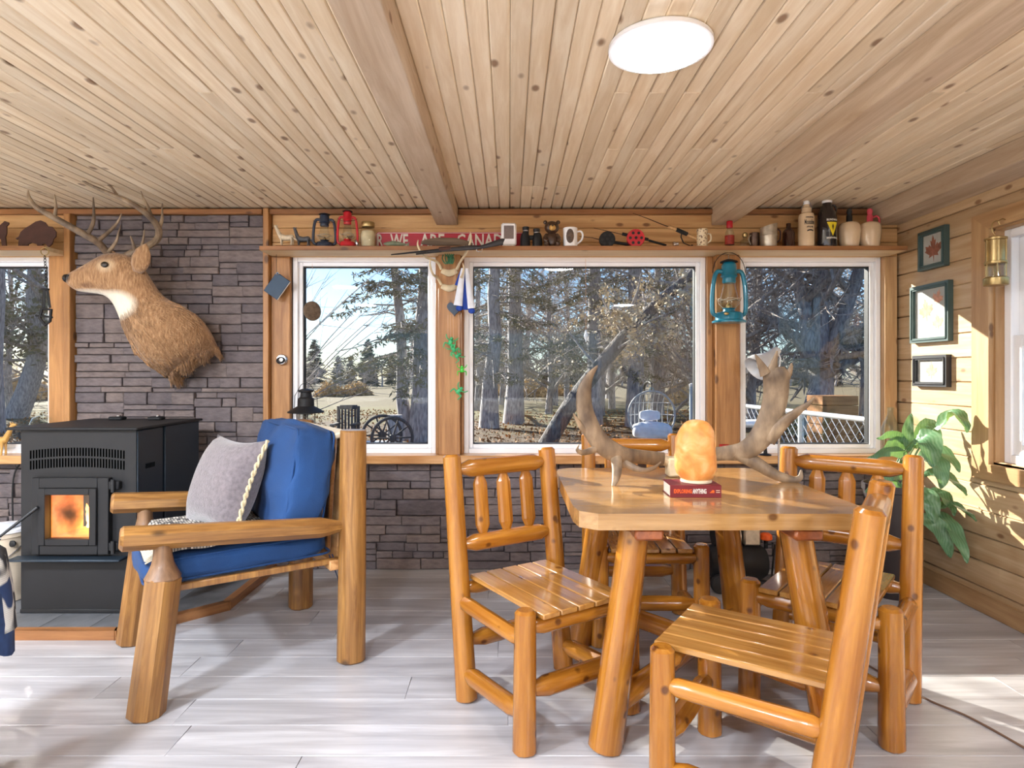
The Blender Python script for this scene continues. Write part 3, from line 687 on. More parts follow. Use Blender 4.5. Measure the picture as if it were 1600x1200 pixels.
# door
dy = SY0 - .035
d = MB()
def ringbox(m, a, b, c, e, a2, b2, c2, e2, y0, y1):
    for q in ((a, a2, c, e), (b2, b, c, e), (a2, b2, c, c2), (a2, b2, e2, e)): m.box(q[0] - SO.x, q[1] - SO.x, y0 - SO.y, y1 - SO.y, q[2] - SO.z, q[3] - SO.z, .003)
ringbox(d, fx(57), fx(176), fz(864), fz(745), fx(69), fx(159), fz(849), fz(761), dy, SY0)
door = d.build('door', M['ironblack'], t)
d = MB(); ringbox(d, fx(69), fx(159), fz(849), fz(761), fx(80), fx(148), fz(839), fz(771), dy - .012, SY0 - .005); d.build('glass_frame', M['ironblack'], door)
def soot_glass():
    n = NT('sooty fire glass'); tc = n.n('TexCoord').outputs['Object']; nz = n.n('TexNoise', {'Vector': tc, 'Scale': 14.0, 'Detail': 5.0}).outputs[0]
    sp = n.n('VectorMath', {0: n.n('Mapping', {'Vector': tc, 'Location': (.035, 0, -.008), 'Scale': (14, 0, 10.5)}).outputs[0]}, operation='LENGTH').outputs['Value']
    k = n.n('MapRange', {0: n.math('ADD', sp, n.math('MULTIPLY', nz, 1.2)), 1: .75, 2: 1.7, 3: .78, 4: .0}).outputs[0]
    clear = n.n('MixShader', {0: .06, 1: n.n('BsdfTransparent', {0: (1, .93, .82, 1)}).outputs[0], 2: n.n('BsdfGlossy', {'Roughness': .03}).outputs[0]}).outputs[0]
    return n.done(n.n('MixShader', {0: k, 1: clear, 2: n.n('BsdfDiffuse', {0: (.03, .018, .008, 1)}).outputs[0]}).outputs[0])
gcx, gcz = (gx0 + gx1) / 2, (gz0 + gz1) / 2
MB().box(-(gx1 - gx0) / 2, (gx1 - gx0) / 2, 0, .004, -(gz1 - gz0) / 2, (gz1 - gz0) / 2).build('fire_glass', soot_glass(), door, Tr(gcx - SO.x, SY0 - .02 - SO.y, gcz - SO.z), smooth=False)
M['brick'] = plain('fire brick', srgb(206, 160, 104), .9, var=.2, scale=20)
m = MB(); e = .004
m.box(gx0 - .06 - SO.x, gx1 + .06 - SO.x, SY0 + dpt - SO.y, SY0 + dpt + .02 - SO.y, gz0 - .05 - SO.z, gz1 + .05 - SO.z)
for q in ((gx0 - .06, gx0 - .05, gz0 - .05, gz1 + .05), (gx1 + .05, gx1 + .06, gz0 - .05, gz1 + .05), (gx0 - .06, gx1 + .06, gz0 - .06, gz0 - .05), (gx0 - .06, gx1 + .06, gz1 + .05, gz1 + .06)):
    m.box(q[0] - SO.x, q[1] - SO.x, 3.452 - SO.y, SY0 + dpt - SO.y, q[2] - SO.z, q[3] - SO.z)
for q in ((gx0 - .004, gx0 - .001, gz0, gz1), (gx1 + .001, gx1 + .004, gz0, gz1), (gx0, gx1, gz0 - .004, gz0 - .001), (gx0, gx1, gz1 + .001, gz1 + .004)):
    m.box(q[0] - SO.x + (.006 if q[0] < gcx and q[1] < gcx else -.006 if q[0] > gcx else 0), q[1] - SO.x + (.006 if q[1] < gcx else -.006 if q[0] > gcx else 0), SY0 + .002 - SO.y, 3.452 - SO.y, q[2] - SO.z + (.006 if q[3] < gcz else 0), q[3] - SO.z - (.006 if q[2] > gcz else 0))
m.build('firebox', M['brick'], t, smooth=False)
def flame_mat():
    n = NT('flame'); tc = n.n('TexCoord').outputs['Object']; z = n.n('SeparateXYZ', {0: tc}).outputs[2]; nz = n.n('TexNoise', {'Vector': tc, 'Scale': 18.0, 'Detail': 3.0}).outputs[0]
    k = n.math('ADD', n.math('MULTIPLY', z, 4.0), n.math('MULTIPLY', nz, .5))
    return n.done(n.n('Emission', {0: n.ramp(k, [(.1, (1, .72, .28)), (.5, (1, .5, .12)), (.95, (1, .26, .04))]), 1: n.n('MapRange', {0: k, 1: .1, 2: 1.0, 3: 9.0, 4: 2.5}).outputs[0]}).outputs[0])
M['flame'] = flame_mat()
rr = random.Random(4)
for i in range(5):
    x = gx0 + (gx1 - gx0) * (.52 + .11 * i); h_ = (.17, .20, .22, .19, .14)[i]; m = MB(); b0 = V((0, 0, 0)); pts = [(.012 * math.sin(k * 1.1 + i), .008 * math.cos(k + i), h_ * k / 7) for k in range(8)]
    m.tube(pts, [.024, .032, .034, .030, .024, .017, .009, .001], 8); m.build('flame', M['flame'], t, Tr(x - SO.x, 3.36 + .02 * (i % 2) - SO.y, gz0 - .0 - SO.z))
for i in range(3):
    m = MB(); m.tube([(.02 * math.sin(k + i), 0, .13 * k / 5) for k in range(6)], [.02, .026, .022, .016, .009, .001], 8); m.build('flame', M['flame'], t, Tr(gx0 + .05 + .05 * i - SO.x, 3.44 - SO.y, gz0 + .0 - SO.z))
for z in (fz(757), fz(852)):
    sb('hinge', fx(172), fx(191), dy + .004, SY0 - .001, z - .022, z + .022, M['ironblack'], door, .005)
    m = MB(); m.tube([V((fx(184), dy - .004, z - .032)) - SO, V((fx(184), dy - .004, z + .032)) - SO], .010, 10); m.build('hinge_pin', M['black'], door)
m = MB(); a, b = V((fx(70), dy - .02, fz(790))) - SO, V((fx(33), dy - .10, fz(828))) - SO
m.tube([a + V((0, .04, 0)), a, a + (b - a) * .5, b], [.010, .010, .007, .007], 10); hd = m.build('door_handle', M['black'], door)
m = MB(); c = b + (b - a).normalized() * .13; ax = (c - b).normalized(); x_, y_ = frame_of(ax); pts = []
for k in range(110):
    s = k / 109; r_ = .012 + .006 * math.sin(PI * s); an = s * 2 * PI * 11; pts.append(b + (c - b) * s + x_ * (r_ * math.cos(an)) + y_ * (r_ * math.sin(an)))
m.tube(pts, .0032, 5); m.build('spring_grip', M['chrome'], door)
sb('ash_lip', fx(28), fx(200), SY0 - .075, SY0 - .001, fz(872), fz(868), M['steelside'])
# ================================================================ SHELVES AND WHAT STANDS ON THEM
SHZ, SHY = 2.064, 3.94                          # top of the shelf; where its things stand
UP = SHY / F                                    # metres per pixel there
def sx(px): return (px - VX) * UP
def hh(py): return (388 - py) * UP              # height above the shelf of a point seen at py
M['shelfpine'] = wood('shelf pine with painted bounce light', srgb(236, 212, 172), srgb(214, 182, 136), 'X', .5, .1, .2, .9, .05)  # board made paler to stand for sun bounced onto its underside
def shelf(x0, x1, label):
    t = thing('wall_shelf', label, 'shelf', ((x0 + x1) / 2, 3.95, 2.037)); L = x1 - x0
    MB().box(-L / 2, L / 2, -.092, .105, 0, .027, .002).build('board', M['shelfpine'], t); MB().box(-L / 2, L / 2, -.098, -.0915, 0, .0275, .002).build('front_edge', M['trimX'], t); return t
shelf(-1.545, 2.46, 'long dark stained shelf above the three windows'); shelf(XL + .01, -2.870, 'dark stained shelf above the left window')
def on_shelf(name, label, cat, px, group=None, y=SHY, z=SHZ): return thing(name, label, cat, ((px - VX) * y / F, y, z), group=group)
def hurricane(name, label, loc, h, mat, hang=False, rz=.15, wk=1.0):
    t = thing(name, label, 'lantern', loc, rz, 'hurricane lanterns'); w_ = h * .30 * wk
    MB().lathe([(w_ * .55, 0), (w_ * .98, .004 * h), (w_, .03 * h), (w_ * .80, .055 * h), (w_ * .78, .14 * h), (w_ * .70, .165 * h), (w_ * .35, .185 * h), (w_ * .32, .215 * h), (w_ * .42, .23 * h)], 28).build('fuel_tank', mat, t); tk = t.children[-1] if len(t.children) else t
    g = MB().lathe([(w_ * .34, .225 * h), (w_ * .50, .27 * h), (w_ * .55, .34 * h), (w_ * .50, .43 * h), (w_ * .38, .55 * h), (w_ * .34, .64 * h)], 24, cap0=False, cap1=False).build('glass_globe', M['clear'], t)
    MB().lathe([(w_ * .16, .22 * h), (w_ * .18, .27 * h), (w_ * .09, .30 * h), (w_ * .03, .33 * h)], 14).build('burner', M['brass'], tk)
    cap = MB().lathe([(w_ * .36, .62 * h), (w_ * .40, .64 * h), (w_ * .38, .70 * h), (w_ * .50, .73 * h), (w_ * .45, .745 * h), (w_ * .43, .90 * h), (w_ * .36, .93 * h), (w_ * .30, .95 * h)], 26).build('chimney', mat, t)
    MB().lathe([(w_ * .34, .945 * h), (w_ * .52, .945 * h), (w_ * .50, .96 * h), (w_ * .20, .99 * h), (w_ * .06, h)], 24).build('smoke_cap', M['ironblack'], cap)
    for s in (-1, 1):
        m = MB(); ctube(m, [(s * w_ * .72, 0, .12 * h, w_ * .12), (s * w_ * .98, 0, .17 * h, w_ * .13), (s * w_ * 1.0, 0, .42 * h, w_ * .13), (s * w_ * .88, 0, .70 * h, w_ * .13), (s * w_ * .70, 0, .80 * h, w_ * .13), (s * w_ * .40, 0, .80 * h, w_ * .13)], 30, 10); m.build('side_tube', mat, t)
    m = MB()
    for a in (0, PI / 2): m.tube([(w_ * .62 * math.cos(a + k * PI / 8), w_ * .62 * math.sin(a + k * PI / 8), .36 * h + .02 * h * math.sin(k)) for k in range(17)], w_ * .018, 5)
    for s in (-1, 1): m.tube([(s * w_ * .75, 0, .40 * h), (s * w_ * .62, 0, .30 * h), (s * w_ * .36, 0, .235 * h)], w_ * .022, 5)
    m.build('wire_guard', M['tin'], t)
    m = MB(); bz = .78 * h; q = [(w_ * .98 * math.cos(PI * k / 14), (-.30 if not hang else 0) * w_ * math.sin(PI * k / 14) * 2, bz + (1 if hang else -.35) * h * .32 * math.sin(PI * k / 14)) for k in range(15)]
    m.tube(q, w_ * .022, 6); m.build('bail', M['ironblack'], t)
    return t
def bottle(name, label, px, prof, mat, n=24, group='bottles on the shelf', y=SHY):
    t = on_shelf(name, label, 'bottle', px, group, y); MB().lathe([(r * UP, z * UP) for r, z in prof], n).build('body', mat, t); return t
def quadruped(mb, c, L, h, head, r, legs=4, face=1, tail=.3, up_head=True):
    """a small standing animal: trunk, legs, neck, head, ears, tail, facing +x when face is 1"""
    f = face; c = V(c)
    q = lambda x, y, z: c + V((f * x, y, z))
    ctube(mb, [(*q(-L * .5, 0, h * .62), r * .55), (*q(-L * .38, 0, h * .66), r * .95), (*q(0, 0, h * .62), r * .92), (*q(L * .3, 0, h * .66), r * 1.08), (*q(L * .48, 0, h * .74), r * .7)], 16, 10)
    for x, lean in ((-.40, -.05), (.34, .03)):
        for y in (-1, 1): ctube(mb, [(*q(x * L, y * r * .55, h * .60), r * .5), (*q(x * L + lean * L * (1 if y > 0 else .2), y * r * .55, h * .32), r * .28), (*q(x * L + lean * L * y * .9, y * r * .55, 0), r * .26)], 8, 7)
    hd = V(head); ctube(mb, [(*q(L * .40, 0, h * .70), r * .8), (*q((L * .42 + hd.x) / 2 + .01 * L, 0, (h * .74 + hd.z) / 2), r * .62), (*q(hd.x, 0, hd.z), r * .52), (*q(hd.x + r * (.9 if not up_head else .5), 0, hd.z + r * (.0 if not up_head else .75)), r * .25)], 14, 9)
    for y in (-1, 1): mb.tube([q(hd.x - r * .2, y * r * .3, hd.z + r * .3), q(hd.x - r * .45, y * r * .38, hd.z + r * .9)], [r * .2, r * .03], 6)
    ctube(mb, [(*q(-L * .5, 0, h * .64), r * .28), (*q(-L * (.5 + tail * .6), 0, h * .50), r * .3), (*q(-L * (.5 + tail), 0, h * .40), r * .06)], 8, 7)
M['wolfw'] = plain('cream wolf', srgb(206, 190, 164), .5, var=.2, scale=60); M['wolfg'] = plain('grey wolf', srgb(84, 86, 92), .5, var=.4, scale=60)
t = on_shelf('wolf_figurine', 'pair of small wolf figurines, one cream one grey, on a base', 'figurine', 460)
MB().box(-.108, .092, -.045, .045, 0, .014, .005).build('base', M['trimX'], t)
m = MB(); quadruped(m, (-.045, -.015, .012), .085, .085, (-.0 + .065, 0, .118), .019, face=-1); m.build('cream_wolf', M['wolfw'], t)
m = MB(); quadruped(m, (.050, .018, .012), .080, .080, (.052, 0, .112), .018, face=-1); m.build('grey_wolf', M['wolfg'], t)
hurricane('hurricane_lantern', 'navy hurricane lantern on the shelf', (sx(507), SHY, SHZ), .226, M['navy']); hurricane('hurricane_lantern', 'red hurricane lantern on the shelf', (sx(543), SHY, SHZ), .246, M['red'], wk=.82)
t = bottle('glass_jar', 'lidded glass jar with a pale filling beside the red lantern', 575, [(11, 0), (12, 2), (12, 28), (9.5, 33)], M['clear'], group='jars'); t['category'] = 'jar'
MB().lathe([(10.5 * UP, 1.5 * UP), (11 * UP, 3 * UP), (11 * UP, 22 * UP), (9 * UP, 27 * UP)], 20).build('filling', M['bone'], t); MB().lathe([(9.5 * UP, 33 * UP), (10.3 * UP, 34 * UP), (10.3 * UP, 40 * UP), (9.5 * UP, 41 * UP)], 24).build('lid', M['brass'], t)
t = on_shelf('round_tin', 'small round silver tin leaning between red lantern and jar', 'tin', 558, y=3.885); MB().lathe([(.020, -.006), (.022, -.004), (.022, .004), (.020, .006)], 22, M=Tr(0, 0, .022) @ Ry(PI / 2 - .45)).build('case', M['chrome'], t)
# sign
SGY = 4.02; q = SGY / F
t = thing('metal_sign', 'long red sign with white lettering standing on the shelf', 'sign', ((704 - VX) * q, SGY, SHZ))
w_, h_ = (820 - 588) * q, .121
MB().poly([(-w_ / 2, .0), (w_ / 2, .0), (w_ / 2, h_ - .01), (w_ / 2 - .01, h_), (-w_ / 2 + .01, h_), (-w_ / 2, h_ - .01)], -.004, .004, lambda u, v_, s: V((u, s, v_))).build('plate', M['signred'], t, smooth=False)
m = MB(); e = .005; o_ = [(-w_ / 2 + e, e), (w_ / 2 - e, e), (w_ / 2 - e, h_ - .012), (w_ / 2 - .013, h_ - e), (-w_ / 2 + .013, h_ - e), (-w_ / 2 + e, h_ - .012)]
m.tube([V((a, -.004, b)) for a, b in o_ + o_[:1]], .0018, 5); m.build('border', M['white'], t)
MS = Rx(PI / 2)
for body, cx, wpx in (('R', 594.5, 9), ('WE', 624, 28), ('ARE', 675.5, 38), ('CANADA', 757, 86)):
    o = text_mesh(body, .118, .0012, M['paper'], 'lettering', t, Tr((cx - 704) * q, -.0058, .062) @ MS, bold=.002)
    wd = o.dimensions.x or .1; vs_ = [v_.co.x for v_ in o.data.vertices]; wd = max(vs_) - min(vs_); mid = (max(vs_) + min(vs_)) / 2; k = wpx * q / wd
    o.matrix_local = Tr((cx - 704) * q - mid * k, -.0058, .062) @ MS @ Matrix.Diagonal((k, 1, 1, 1))
t = on_shelf('fish_figurine', 'small green fish figurine in front of the red sign', 'figurine', 618, y=3.90)
m = MB(); ctube(m, [(-.075, 0, .022, .004), (-.05, 0, .022, .013), (-.01, 0, .024, .017), (.04, 0, .020, .010), (.065, 0, .018, .005)], 18, 10, .6, V((0, 1, 0))); m.poly([(.058, .018), (.088, .032), (.082, .018), (.088, .004)], -.002, .002, lambda u, v_, s: V((u, s, v_))); m.box(-.03, .03, -.014, .014, 0, .008, .003)
M['fish'] = plain('fish green', srgb(120, 128, 104), .4, var=.3, scale=50); m.build('body', M['fish'], t)
t = on_shelf('driftwood', 'weathered grey brown driftwood piece lying above the antler hooks', 'driftwood', 697, y=3.875)
m = MB(); ctube(m, [(-.155, 0, .022, .006), (-.13, 0, .026, .016), (-.05, .0, .030, .026), (.06, 0, .028, .025), (.13, 0, .022, .014), (.165, 0, .014, .004)], 22, 10, .5, V((0, 1, 0)))
M['drift'] = wood('driftwood', srgb(138, 118, 98), srgb(92, 76, 62), 'X', .8, 0, .1, 1.5, .05, None, .6); m.build('body', M['drift'], t)
t = on_shelf('weather_monitor', 'white plastic weather display with grey screen in front of the sign', 'device', 795, y=3.90)
m = MB(); m.box(-.048, .048, -.012, .012, .008, .152, .012); m.box(-.034, .034, -.02, .016, 0, .014, .004); m.build('case', M['white'], t); MB().box(-.032, .032, -.0135, -.008, .050, .135, .003).build('screen', plain('lcd', srgb(120, 108, 104), .3, var=.15, scale=90), t)
t = on_shelf('binoculars', 'black binoculars standing on the shelf', 'binoculars', 830, y=3.90)
for s in (-1, 1):
    MB().lathe([(.026, 0), (.031, .003), (.031, .05), (.027, .075), (.02, .088)], 20, (s * .038, 0, 0)).build('barrel', M['ironblack'], t); MB().lathe([(.018, .085), (.019, .09), (.019, .108), (.021, .112), (.021, .126), (.015, .128)], 18, (s * .034, 0, 0 if s < 0 else -.012)).build('eyepiece', M['ironblack'], t)
    MB().lathe([(.0198, .098), (.0198, .105)], 18, (s * .034, 0, 0 if s < 0 else -.012)).build('trim_ring', M['chrome'], t)
MB().box(-.03, .03, -.010, .010, .045, .075, .006).build('bridge', M['ironblack'], t)
t = on_shelf('bear_figurine', 'sitting brown bear figurine next to the mug', 'figurine', 862, y=3.90)
m = MB(); m.ell((0, 0, .045), (.046, .036, .050), 18, 12); 
for s in (-1, 1): ctube(m, [(s * .03, -.01, .075, .014), (s * .044, -.03, .045, .014), (s * .026, -.042, .030, .012)], 8, 8); ctube(m, [(s * .03, -.01, .02, .020), (s * .034, -.045, .014, .017), (s * .036, -.055, .022, .014)], 8, 8)
m.build('body', M['bear'], t); m = MB(); m.ell((0, -.006, .122), (.046, .038, .040), 18, 12)
for s in (-1, 1): m.ell((s * .040, .0, .156), (.013, .009, .013), 10, 8)
m.build('head', M['bear'], t); MB().ell((.002, -.038, .114), (.022, .016, .018), 12, 8).build('muzzle', M['tan'], t); m = MB(); m.ell((.002, -.054, .124), (.006, .004, .005), 8, 6); [m.ell((s * .018 + .001, -.041, .134), (.004, .003, .004), 8, 6) for s in (-1, 1)]; m.build('nose_and_eyes', M['black'], t)
t = on_shelf('picture_mug', 'white mug with a brown bear picture on its side', 'mug', 891, y=3.90)
MB().lathe([(.040, 0), (.045, .004), (.044, .06), (.045, .118), (.041, .120), (.040, .06), (.038, .01)], 28, cap1=True).build('cup', M['white'], t); m = MB(); ctube(m, [(.042, 0, .098, .006), (.066, 0, .100, .006), (.078, 0, .078, .006), (.070, 0, .045, .006), (.042, 0, .022, .006)], 20, 8); m.build('handle', M['white'], t)
m = MB(); N = 14; rings = []
for j in range(7):
    rr_ = j / 6; rings.append([V((-.046 * math.sin(.55 * rr_ * math.cos(2 * PI * k / N) + .12), -.0462 * math.cos(.55 * rr_ * math.cos(2 * PI * k / N) + .12), .062 + .045 * rr_ * math.sin(2 * PI * k / N))) for k in range(N)])
m.loft(rings, False, False); m.build('bear_print', plain('bear print', srgb(84, 66, 54), .5, var=.5, scale=60), t)
def reel(t, px, py, r, mat):
    c = V(((px - VX) * UP - t.location.x, -.02, hh(py))); Mx = Tr(c) @ Rx(PI / 2)
    MB().lathe([(r * .55, -.014), (r * .95, -.014), (r, -.011), (r, .011), (r * .95, .014), (r * .55, .014)], 24, M=Mx).build('reel', mat, t)
    m = MB(); [m.lathe([(r * .17, .0135), (r * .17, .0155)], 10, (r * .62 * math.cos(a), r * .62 * math.sin(a), 0), Mx) for a in [k * 2 * PI / 6 for k in range(6)]]; m.lathe([(r * .15, .014), (r * .15, .024)], 10, M=Mx); m.build('reel_holes', M['black'], t)
    return c
def rod(px, label, ctrl, handle, group='fishing rods on the shelf'):
    t = on_shelf('fishing_rod', label, 'fishing rod', px, group, 3.92); o = t.location.x
    f = lambda a: V(((a[0] - VX) * UP - o, a[2] if len(a) > 2 else 0, hh(a[1])))
    m = MB(); m.tube([f(a) for a in ctrl], [.0016 + .0022 * i / len(ctrl) for i in range(len(ctrl))], 6); m.build('shaft', M['darkbrown'], t)
    for name, a, b, r, mt in handle: log(name, f(a), f(b), r, r, M[mt] if isinstance(mt, str) else mt, t, ('b', .003), ('b', .003), n=10, wob=.0)
    return t
M['cork'] = plain('cork', srgb(190, 150, 104), .8, var=.2, scale=80)
t = rod(960, 'ice fishing rod with a black reel', [(905, 370), (925, 372), (940, 376)], [('grip', (938, 376), (990, 384), .010, 'ironblack')]); reel(t, 947, 376, .050, M['ironblack'])
t = rod(990, 'ice fishing rod with a bright red reel', [(927, 357), (972, 367)], [('grip', (971, 366), (1012, 375), .010, 'ironblack'), ('butt', (1012, 376), (1040, 384), .007, 'ironblack')]); reel(t, 991, 374, .056, M['red'])
t = rod(1050, 'short spinning rod with cork grips leaning upward on the shelf', [(988, 334), (1008, 341), (1030, 350), (1046, 356)], [('cork_grip', (1043, 354), (1056, 360), .011, 'cork'), ('reel_seat', (1055, 359), (1073, 367), .013, 'ironblack'), ('cork_grip', (1072, 367), (1091, 376), .010, 'cork')])
m = MB(); f_ = lambda x, y: V(((x - VX) * UP - t.location.x, -.012, hh(y))); m.tube([f_(1063, 364), f_(1062, 372), f_(1066, 381)], .004, 6); m.tube([f_(1066, 381), f_(1078, 386)], .003, 6); m.ell(f_(1079, 385), .007, 10, 8); m.build('reel_foot', M['ironblack'], t)
MB().lathe([(.010, -.014), (.018, -.012), (.018, .0), (.010, .004), (.010, .016), (.014, .018)], 16, M=Tr(f_(1053, 383)) @ Ry(1.4)).build('spool', M['chrome'], t)
M['stein'] = pattern('stein relief', 'vor', srgb(120, 92, 70), srgb(222, 204, 170), 70, .4)
t = on_shelf('beer_stein', 'small cream stein with brown figures', 'stein', 1097, y=3.9); MB().lathe([(.034, 0), (.036, .008), (.032, .015), (.032, .095), (.035, .100), (.034, .112), (.030, .114)], 22).build('cup', M['stein'], t); m = MB(); ctube(m, [(.03, 0, .085, .005), (.052, 0, .08, .005), (.054, 0, .045, .005), (.031, 0, .025, .005)], 16, 7); m.build('handle', M['cream'], t)
t = bottle('glass_bottle', 'clear glass bottle with red cap and red label', 1140, [(6, 0), (7, 1), (7, 24), (4, 31), (3.5, 36)], M['clear']); MB().lathe([(4.5 * UP, 32 * UP), (4.8 * UP, 33 * UP), (4.8 * UP, 42 * UP), (4 * UP, 43 * UP)], 18).build('cap', M['red'], t); MB().lathe([(7.15 * UP, 6 * UP), (7.15 * UP, 20 * UP)], 22, cap0=False, cap1=False).build('paper_label', plain('red label', srgb(150, 44, 30), .6, var=.4, scale=60), t)
t = bottle('flask', 'tiny square clear flask with a gold cap', 1164, [(7, 0), (7.6, 1), (7.6, 12), (3, 15), (3, 18)], M['clear'], 4); MB().lathe([(3.4 * UP, 18 * UP), (4 * UP, 19 * UP), (4 * UP, 23 * UP), (2 * UP, 25 * UP)], 16).build('cap', M['brass'], t)
t = on_shelf('tin_mug', 'dark tin mug beside the big tin pitcher', 'mug', 1179, y=3.95); MB().lathe([(.028, 0), (.030, .003), (.030, .1), (.027, .101), (.027, .01)], 22).build('cup', plain('dark tin', srgb(92, 72, 62), .3, .7, .3, 20), t)
m = MB(); ctube(m, [(-.028, -.01, .085, .004), (-.045, -.02, .06, .004), (-.028, -.01, .025, .004)], 12, 6); m.build('handle', M['tin'], t)
t = on_shelf('tin_pitcher', 'tall worn tin pitcher with slanted rim', 'pitcher', 1201, y=3.9); N = 26
MB().loft([[V((r * math.cos(2 * PI * k / N), r * math.sin(2 * PI * k / N), z + sl * math.cos(2 * PI * k / N))) for k in range(N)] for r, z, sl in ((.044, 0, 0), (.047, .004, 0), (.050, .07, 0), (.050, .135, .014), (.046, .135, .014), (.046, .01, 0))]).build('body', M['tin'], t); MB().tor((0, 0, .072), .0505, .003, 26, 6).build('band', M['tin'], t)
m = MB(); ctube(m, [(.048, 0, .115, .005), (.072, 0, .10, .005), (.07, 0, .05, .005), (.048, 0, .03, .005)], 14, 6); m.build('handle', M['darkbrown'], t)
t = bottle('brown_bottle', 'small dark brown glass bottle', 1232, [(8, 0), (9.4, 1), (9.4, 24), (8, 28), (4, 31), (3.6, 32), (3.6, 39), (2.6, 39.5)], M['browngl'])
t = bottle('swing_top_bottle', 'tall cream bottle with black print and white stopper', 1260, [(10.5, 0), (11.8, 1.5), (11.8, 46), (10.5, 51), (7.2, 53), (7.2, 60), (5, 62), (4.2, 70)], M['cer'], y=3.90)
MB().lathe([(4.4 * UP, 65 * UP), (4.8 * UP, 66 * UP), (4.8 * UP, 70 * UP), (3.5 * UP, 72 * UP)], 16).build('stopper', M['white'], t); m = MB(); [m.tube([(s * .03, -.004, .225), (s * .031, -.004, .25), (s * .018, -.004, .28)], .0016, 5) for s in (-1, 1)]; m.build('wire_bail', M['chrome'], t)
def curved_text(t, body, size, r, z, mat, sx_=1.0, off=0.0, w=None):
    o = text_mesh(body, size, .0006, mat, 'print', t, Matrix.Identity(4), bold=.0004); xs = [v_.co.x for v_ in o.data.vertices]; k = sx_ if w is None else w / (max(xs) - min(xs))
    for v_ in o.data.vertices:
        a = v_.co.x * k / r + off; d = r + .0006 + v_.co.z * .5; v_.co = V((d * math.sin(a), -d * math.cos(a), z + v_.co.y))
    return o
curved_text(t, 'Moonshine', .046, 11.8 * UP, .148, M['ink'], w=.062); curved_text(t, 'ORIGINAL', .012, 11.8 * UP, .178, M['ink'], w=.05); curved_text(t, 'APPLE PIE', .013, 11.8 * UP, .118, M['ink'], w=.04)
m = MB(); r = 11.8 * UP + .0012; N = 8; m.loft([[V((r * math.sin(-.35 + .8 * k / N), -r * math.cos(-.35 + .8 * k / N), z + .005 * math.sin(PI * k / N))) for k in range(N + 1)] for z in (.090, .098)], False, False, False); m.build('print_bar', M['ink'], t)
t = bottle('growler', 'big black glass growler jug with a yellow triangle emblem', 1292, [(13, 0), (14.3, 2), (14.3, 44), (13, 52), (9, 60), (6.5, 65), (6.5, 70)], M['blackgl'], y=3.90); MB().lathe([(7 * UP, 68 * UP), (7.4 * UP, 69 * UP), (7.4 * UP, 73 * UP), (6.6 * UP, 74 * UP)], 20).build('cap', M['white'], t)
m = MB(); ctube(m, [(.026, 0, .262, .006), (.046, 0, .262, .006), (.058, 0, .235, .006), (.052, 0, .205, .006)], 14, 8); m.build('handle', M['blackgl'], t)
def wrap(t, name, pts, r, mat, dz=0.0006):
    """flat print wrapped on a round body: outline (angle, z) filled as a fan of narrow strips"""
    m = MB(); m.add([V(((r + dz) * math.sin(a), -(r + dz) * math.cos(a), z)) for a, z in pts], [tuple(range(len(pts)))]); return m.build(name, mat, t, smooth=False)
r = 14.3 * UP; A0 = .14
for i in range(8):
    u0, u1 = i / 8, (i + 1) / 8; f0, f1 = .60 * (u0 - .5) * 2, .60 * (u1 - .5) * 2
    zb0, zb1 = .060 + .085 * abs(u0 - .5) * 2, .060 + .085 * abs(u1 - .5) * 2; wrap(t, 'emblem', [(A0 + f0, zb0), (A0 + f1, zb1), (A0 + f1, .146), (A0 + f0, .146)], r, M['yellow'])
wrap(t, 'emblem_drop', [(A0 - .1, .118), (A0, .093), (A0 + .1, .118), (A0 + .06, .128), (A0, .134), (A0 - .06, .128)], r, M['darkbrown'], .0014)
curved_text(t, 'BLINDMAN', .017, r, .160, M['paper'], off=A0, w=.072); curved_text(t, 'BREWING', .014, r, .048, M['paper'], off=A0, w=.072)
def jug(px, label, topmat, handle):
    t = bottle('stoneware_jug', label, px, [(12, 0), (13.2, 2), (15, 13), (16.2, 25), (15.8, 33), (13.5, 37.5), (9, 39.5), (5, 40.5)], M['cer'], group='stoneware jugs on the shelf', y=3.92)
    MB().lathe([(4.4 * UP, 39 * UP), (4.4 * UP, 50 * UP), (3.2 * UP, 51.5 * UP), (3.4 * UP, 53 * UP), (4.2 * UP, 56 * UP), (3.4 * UP, 60 * UP), (1.2 * UP, 61.5 * UP)], 18).build('stopper', topmat, t)
    if handle: m = MB(); ctube(m, [(.018, 0, .19, .006), (.04, 0, .20, .006), (.058, 0, .185, .006), (.060, 0, .150, .006)], 14, 8); m.build('handle', topmat, t)
    return t
t = jug(1327, 'cream stoneware jug with black stopper and dark script', M['black'], False); curved_text(t, 'Family', .026, 15.6 * UP, .112, M['ink'], off=.05, w=.05); jug(1359, 'cream stoneware jug with red wax neck and handle', M['pink'], True)
# left shelf: cut steel animals
def cutout(name, label, outline, px0, py0, k, y):
    t = thing(name, label, 'figurine', ((px0 - VX) * y / F, y, SHZ)); q = y / F
    MB().poly([((x - px0) * q, (388 - yy) * q) for x, yy in outline], -.004, .004, lambda u, v_, s: V((u, s, v_))).build('silhouette', M['darkbrown'], t, smooth=False); MB().box(k[0] * q, k[1] * q, -.02, .02, 0, .006, .002).build('foot_plate', M['darkbrown'], t); return t
cutout('bison_cutout', 'dark steel bison silhouette on the left shelf', [(29, 386), (30, 372), (27, 374), (25, 372), (30, 369), (33, 362), (40, 356), (47, 352), (56, 346), (64, 344), (71, 347), (75, 353), (82, 354), (88, 362), (88, 369), (84, 373), (82, 381), (76, 386), (71, 380), (67, 381), (67, 387), (60, 387), (58, 381), (50, 379), (45, 381), (43, 387), (38, 387), (37, 381), (35, 387)], 58, 388, (-28, 16), 3.94)
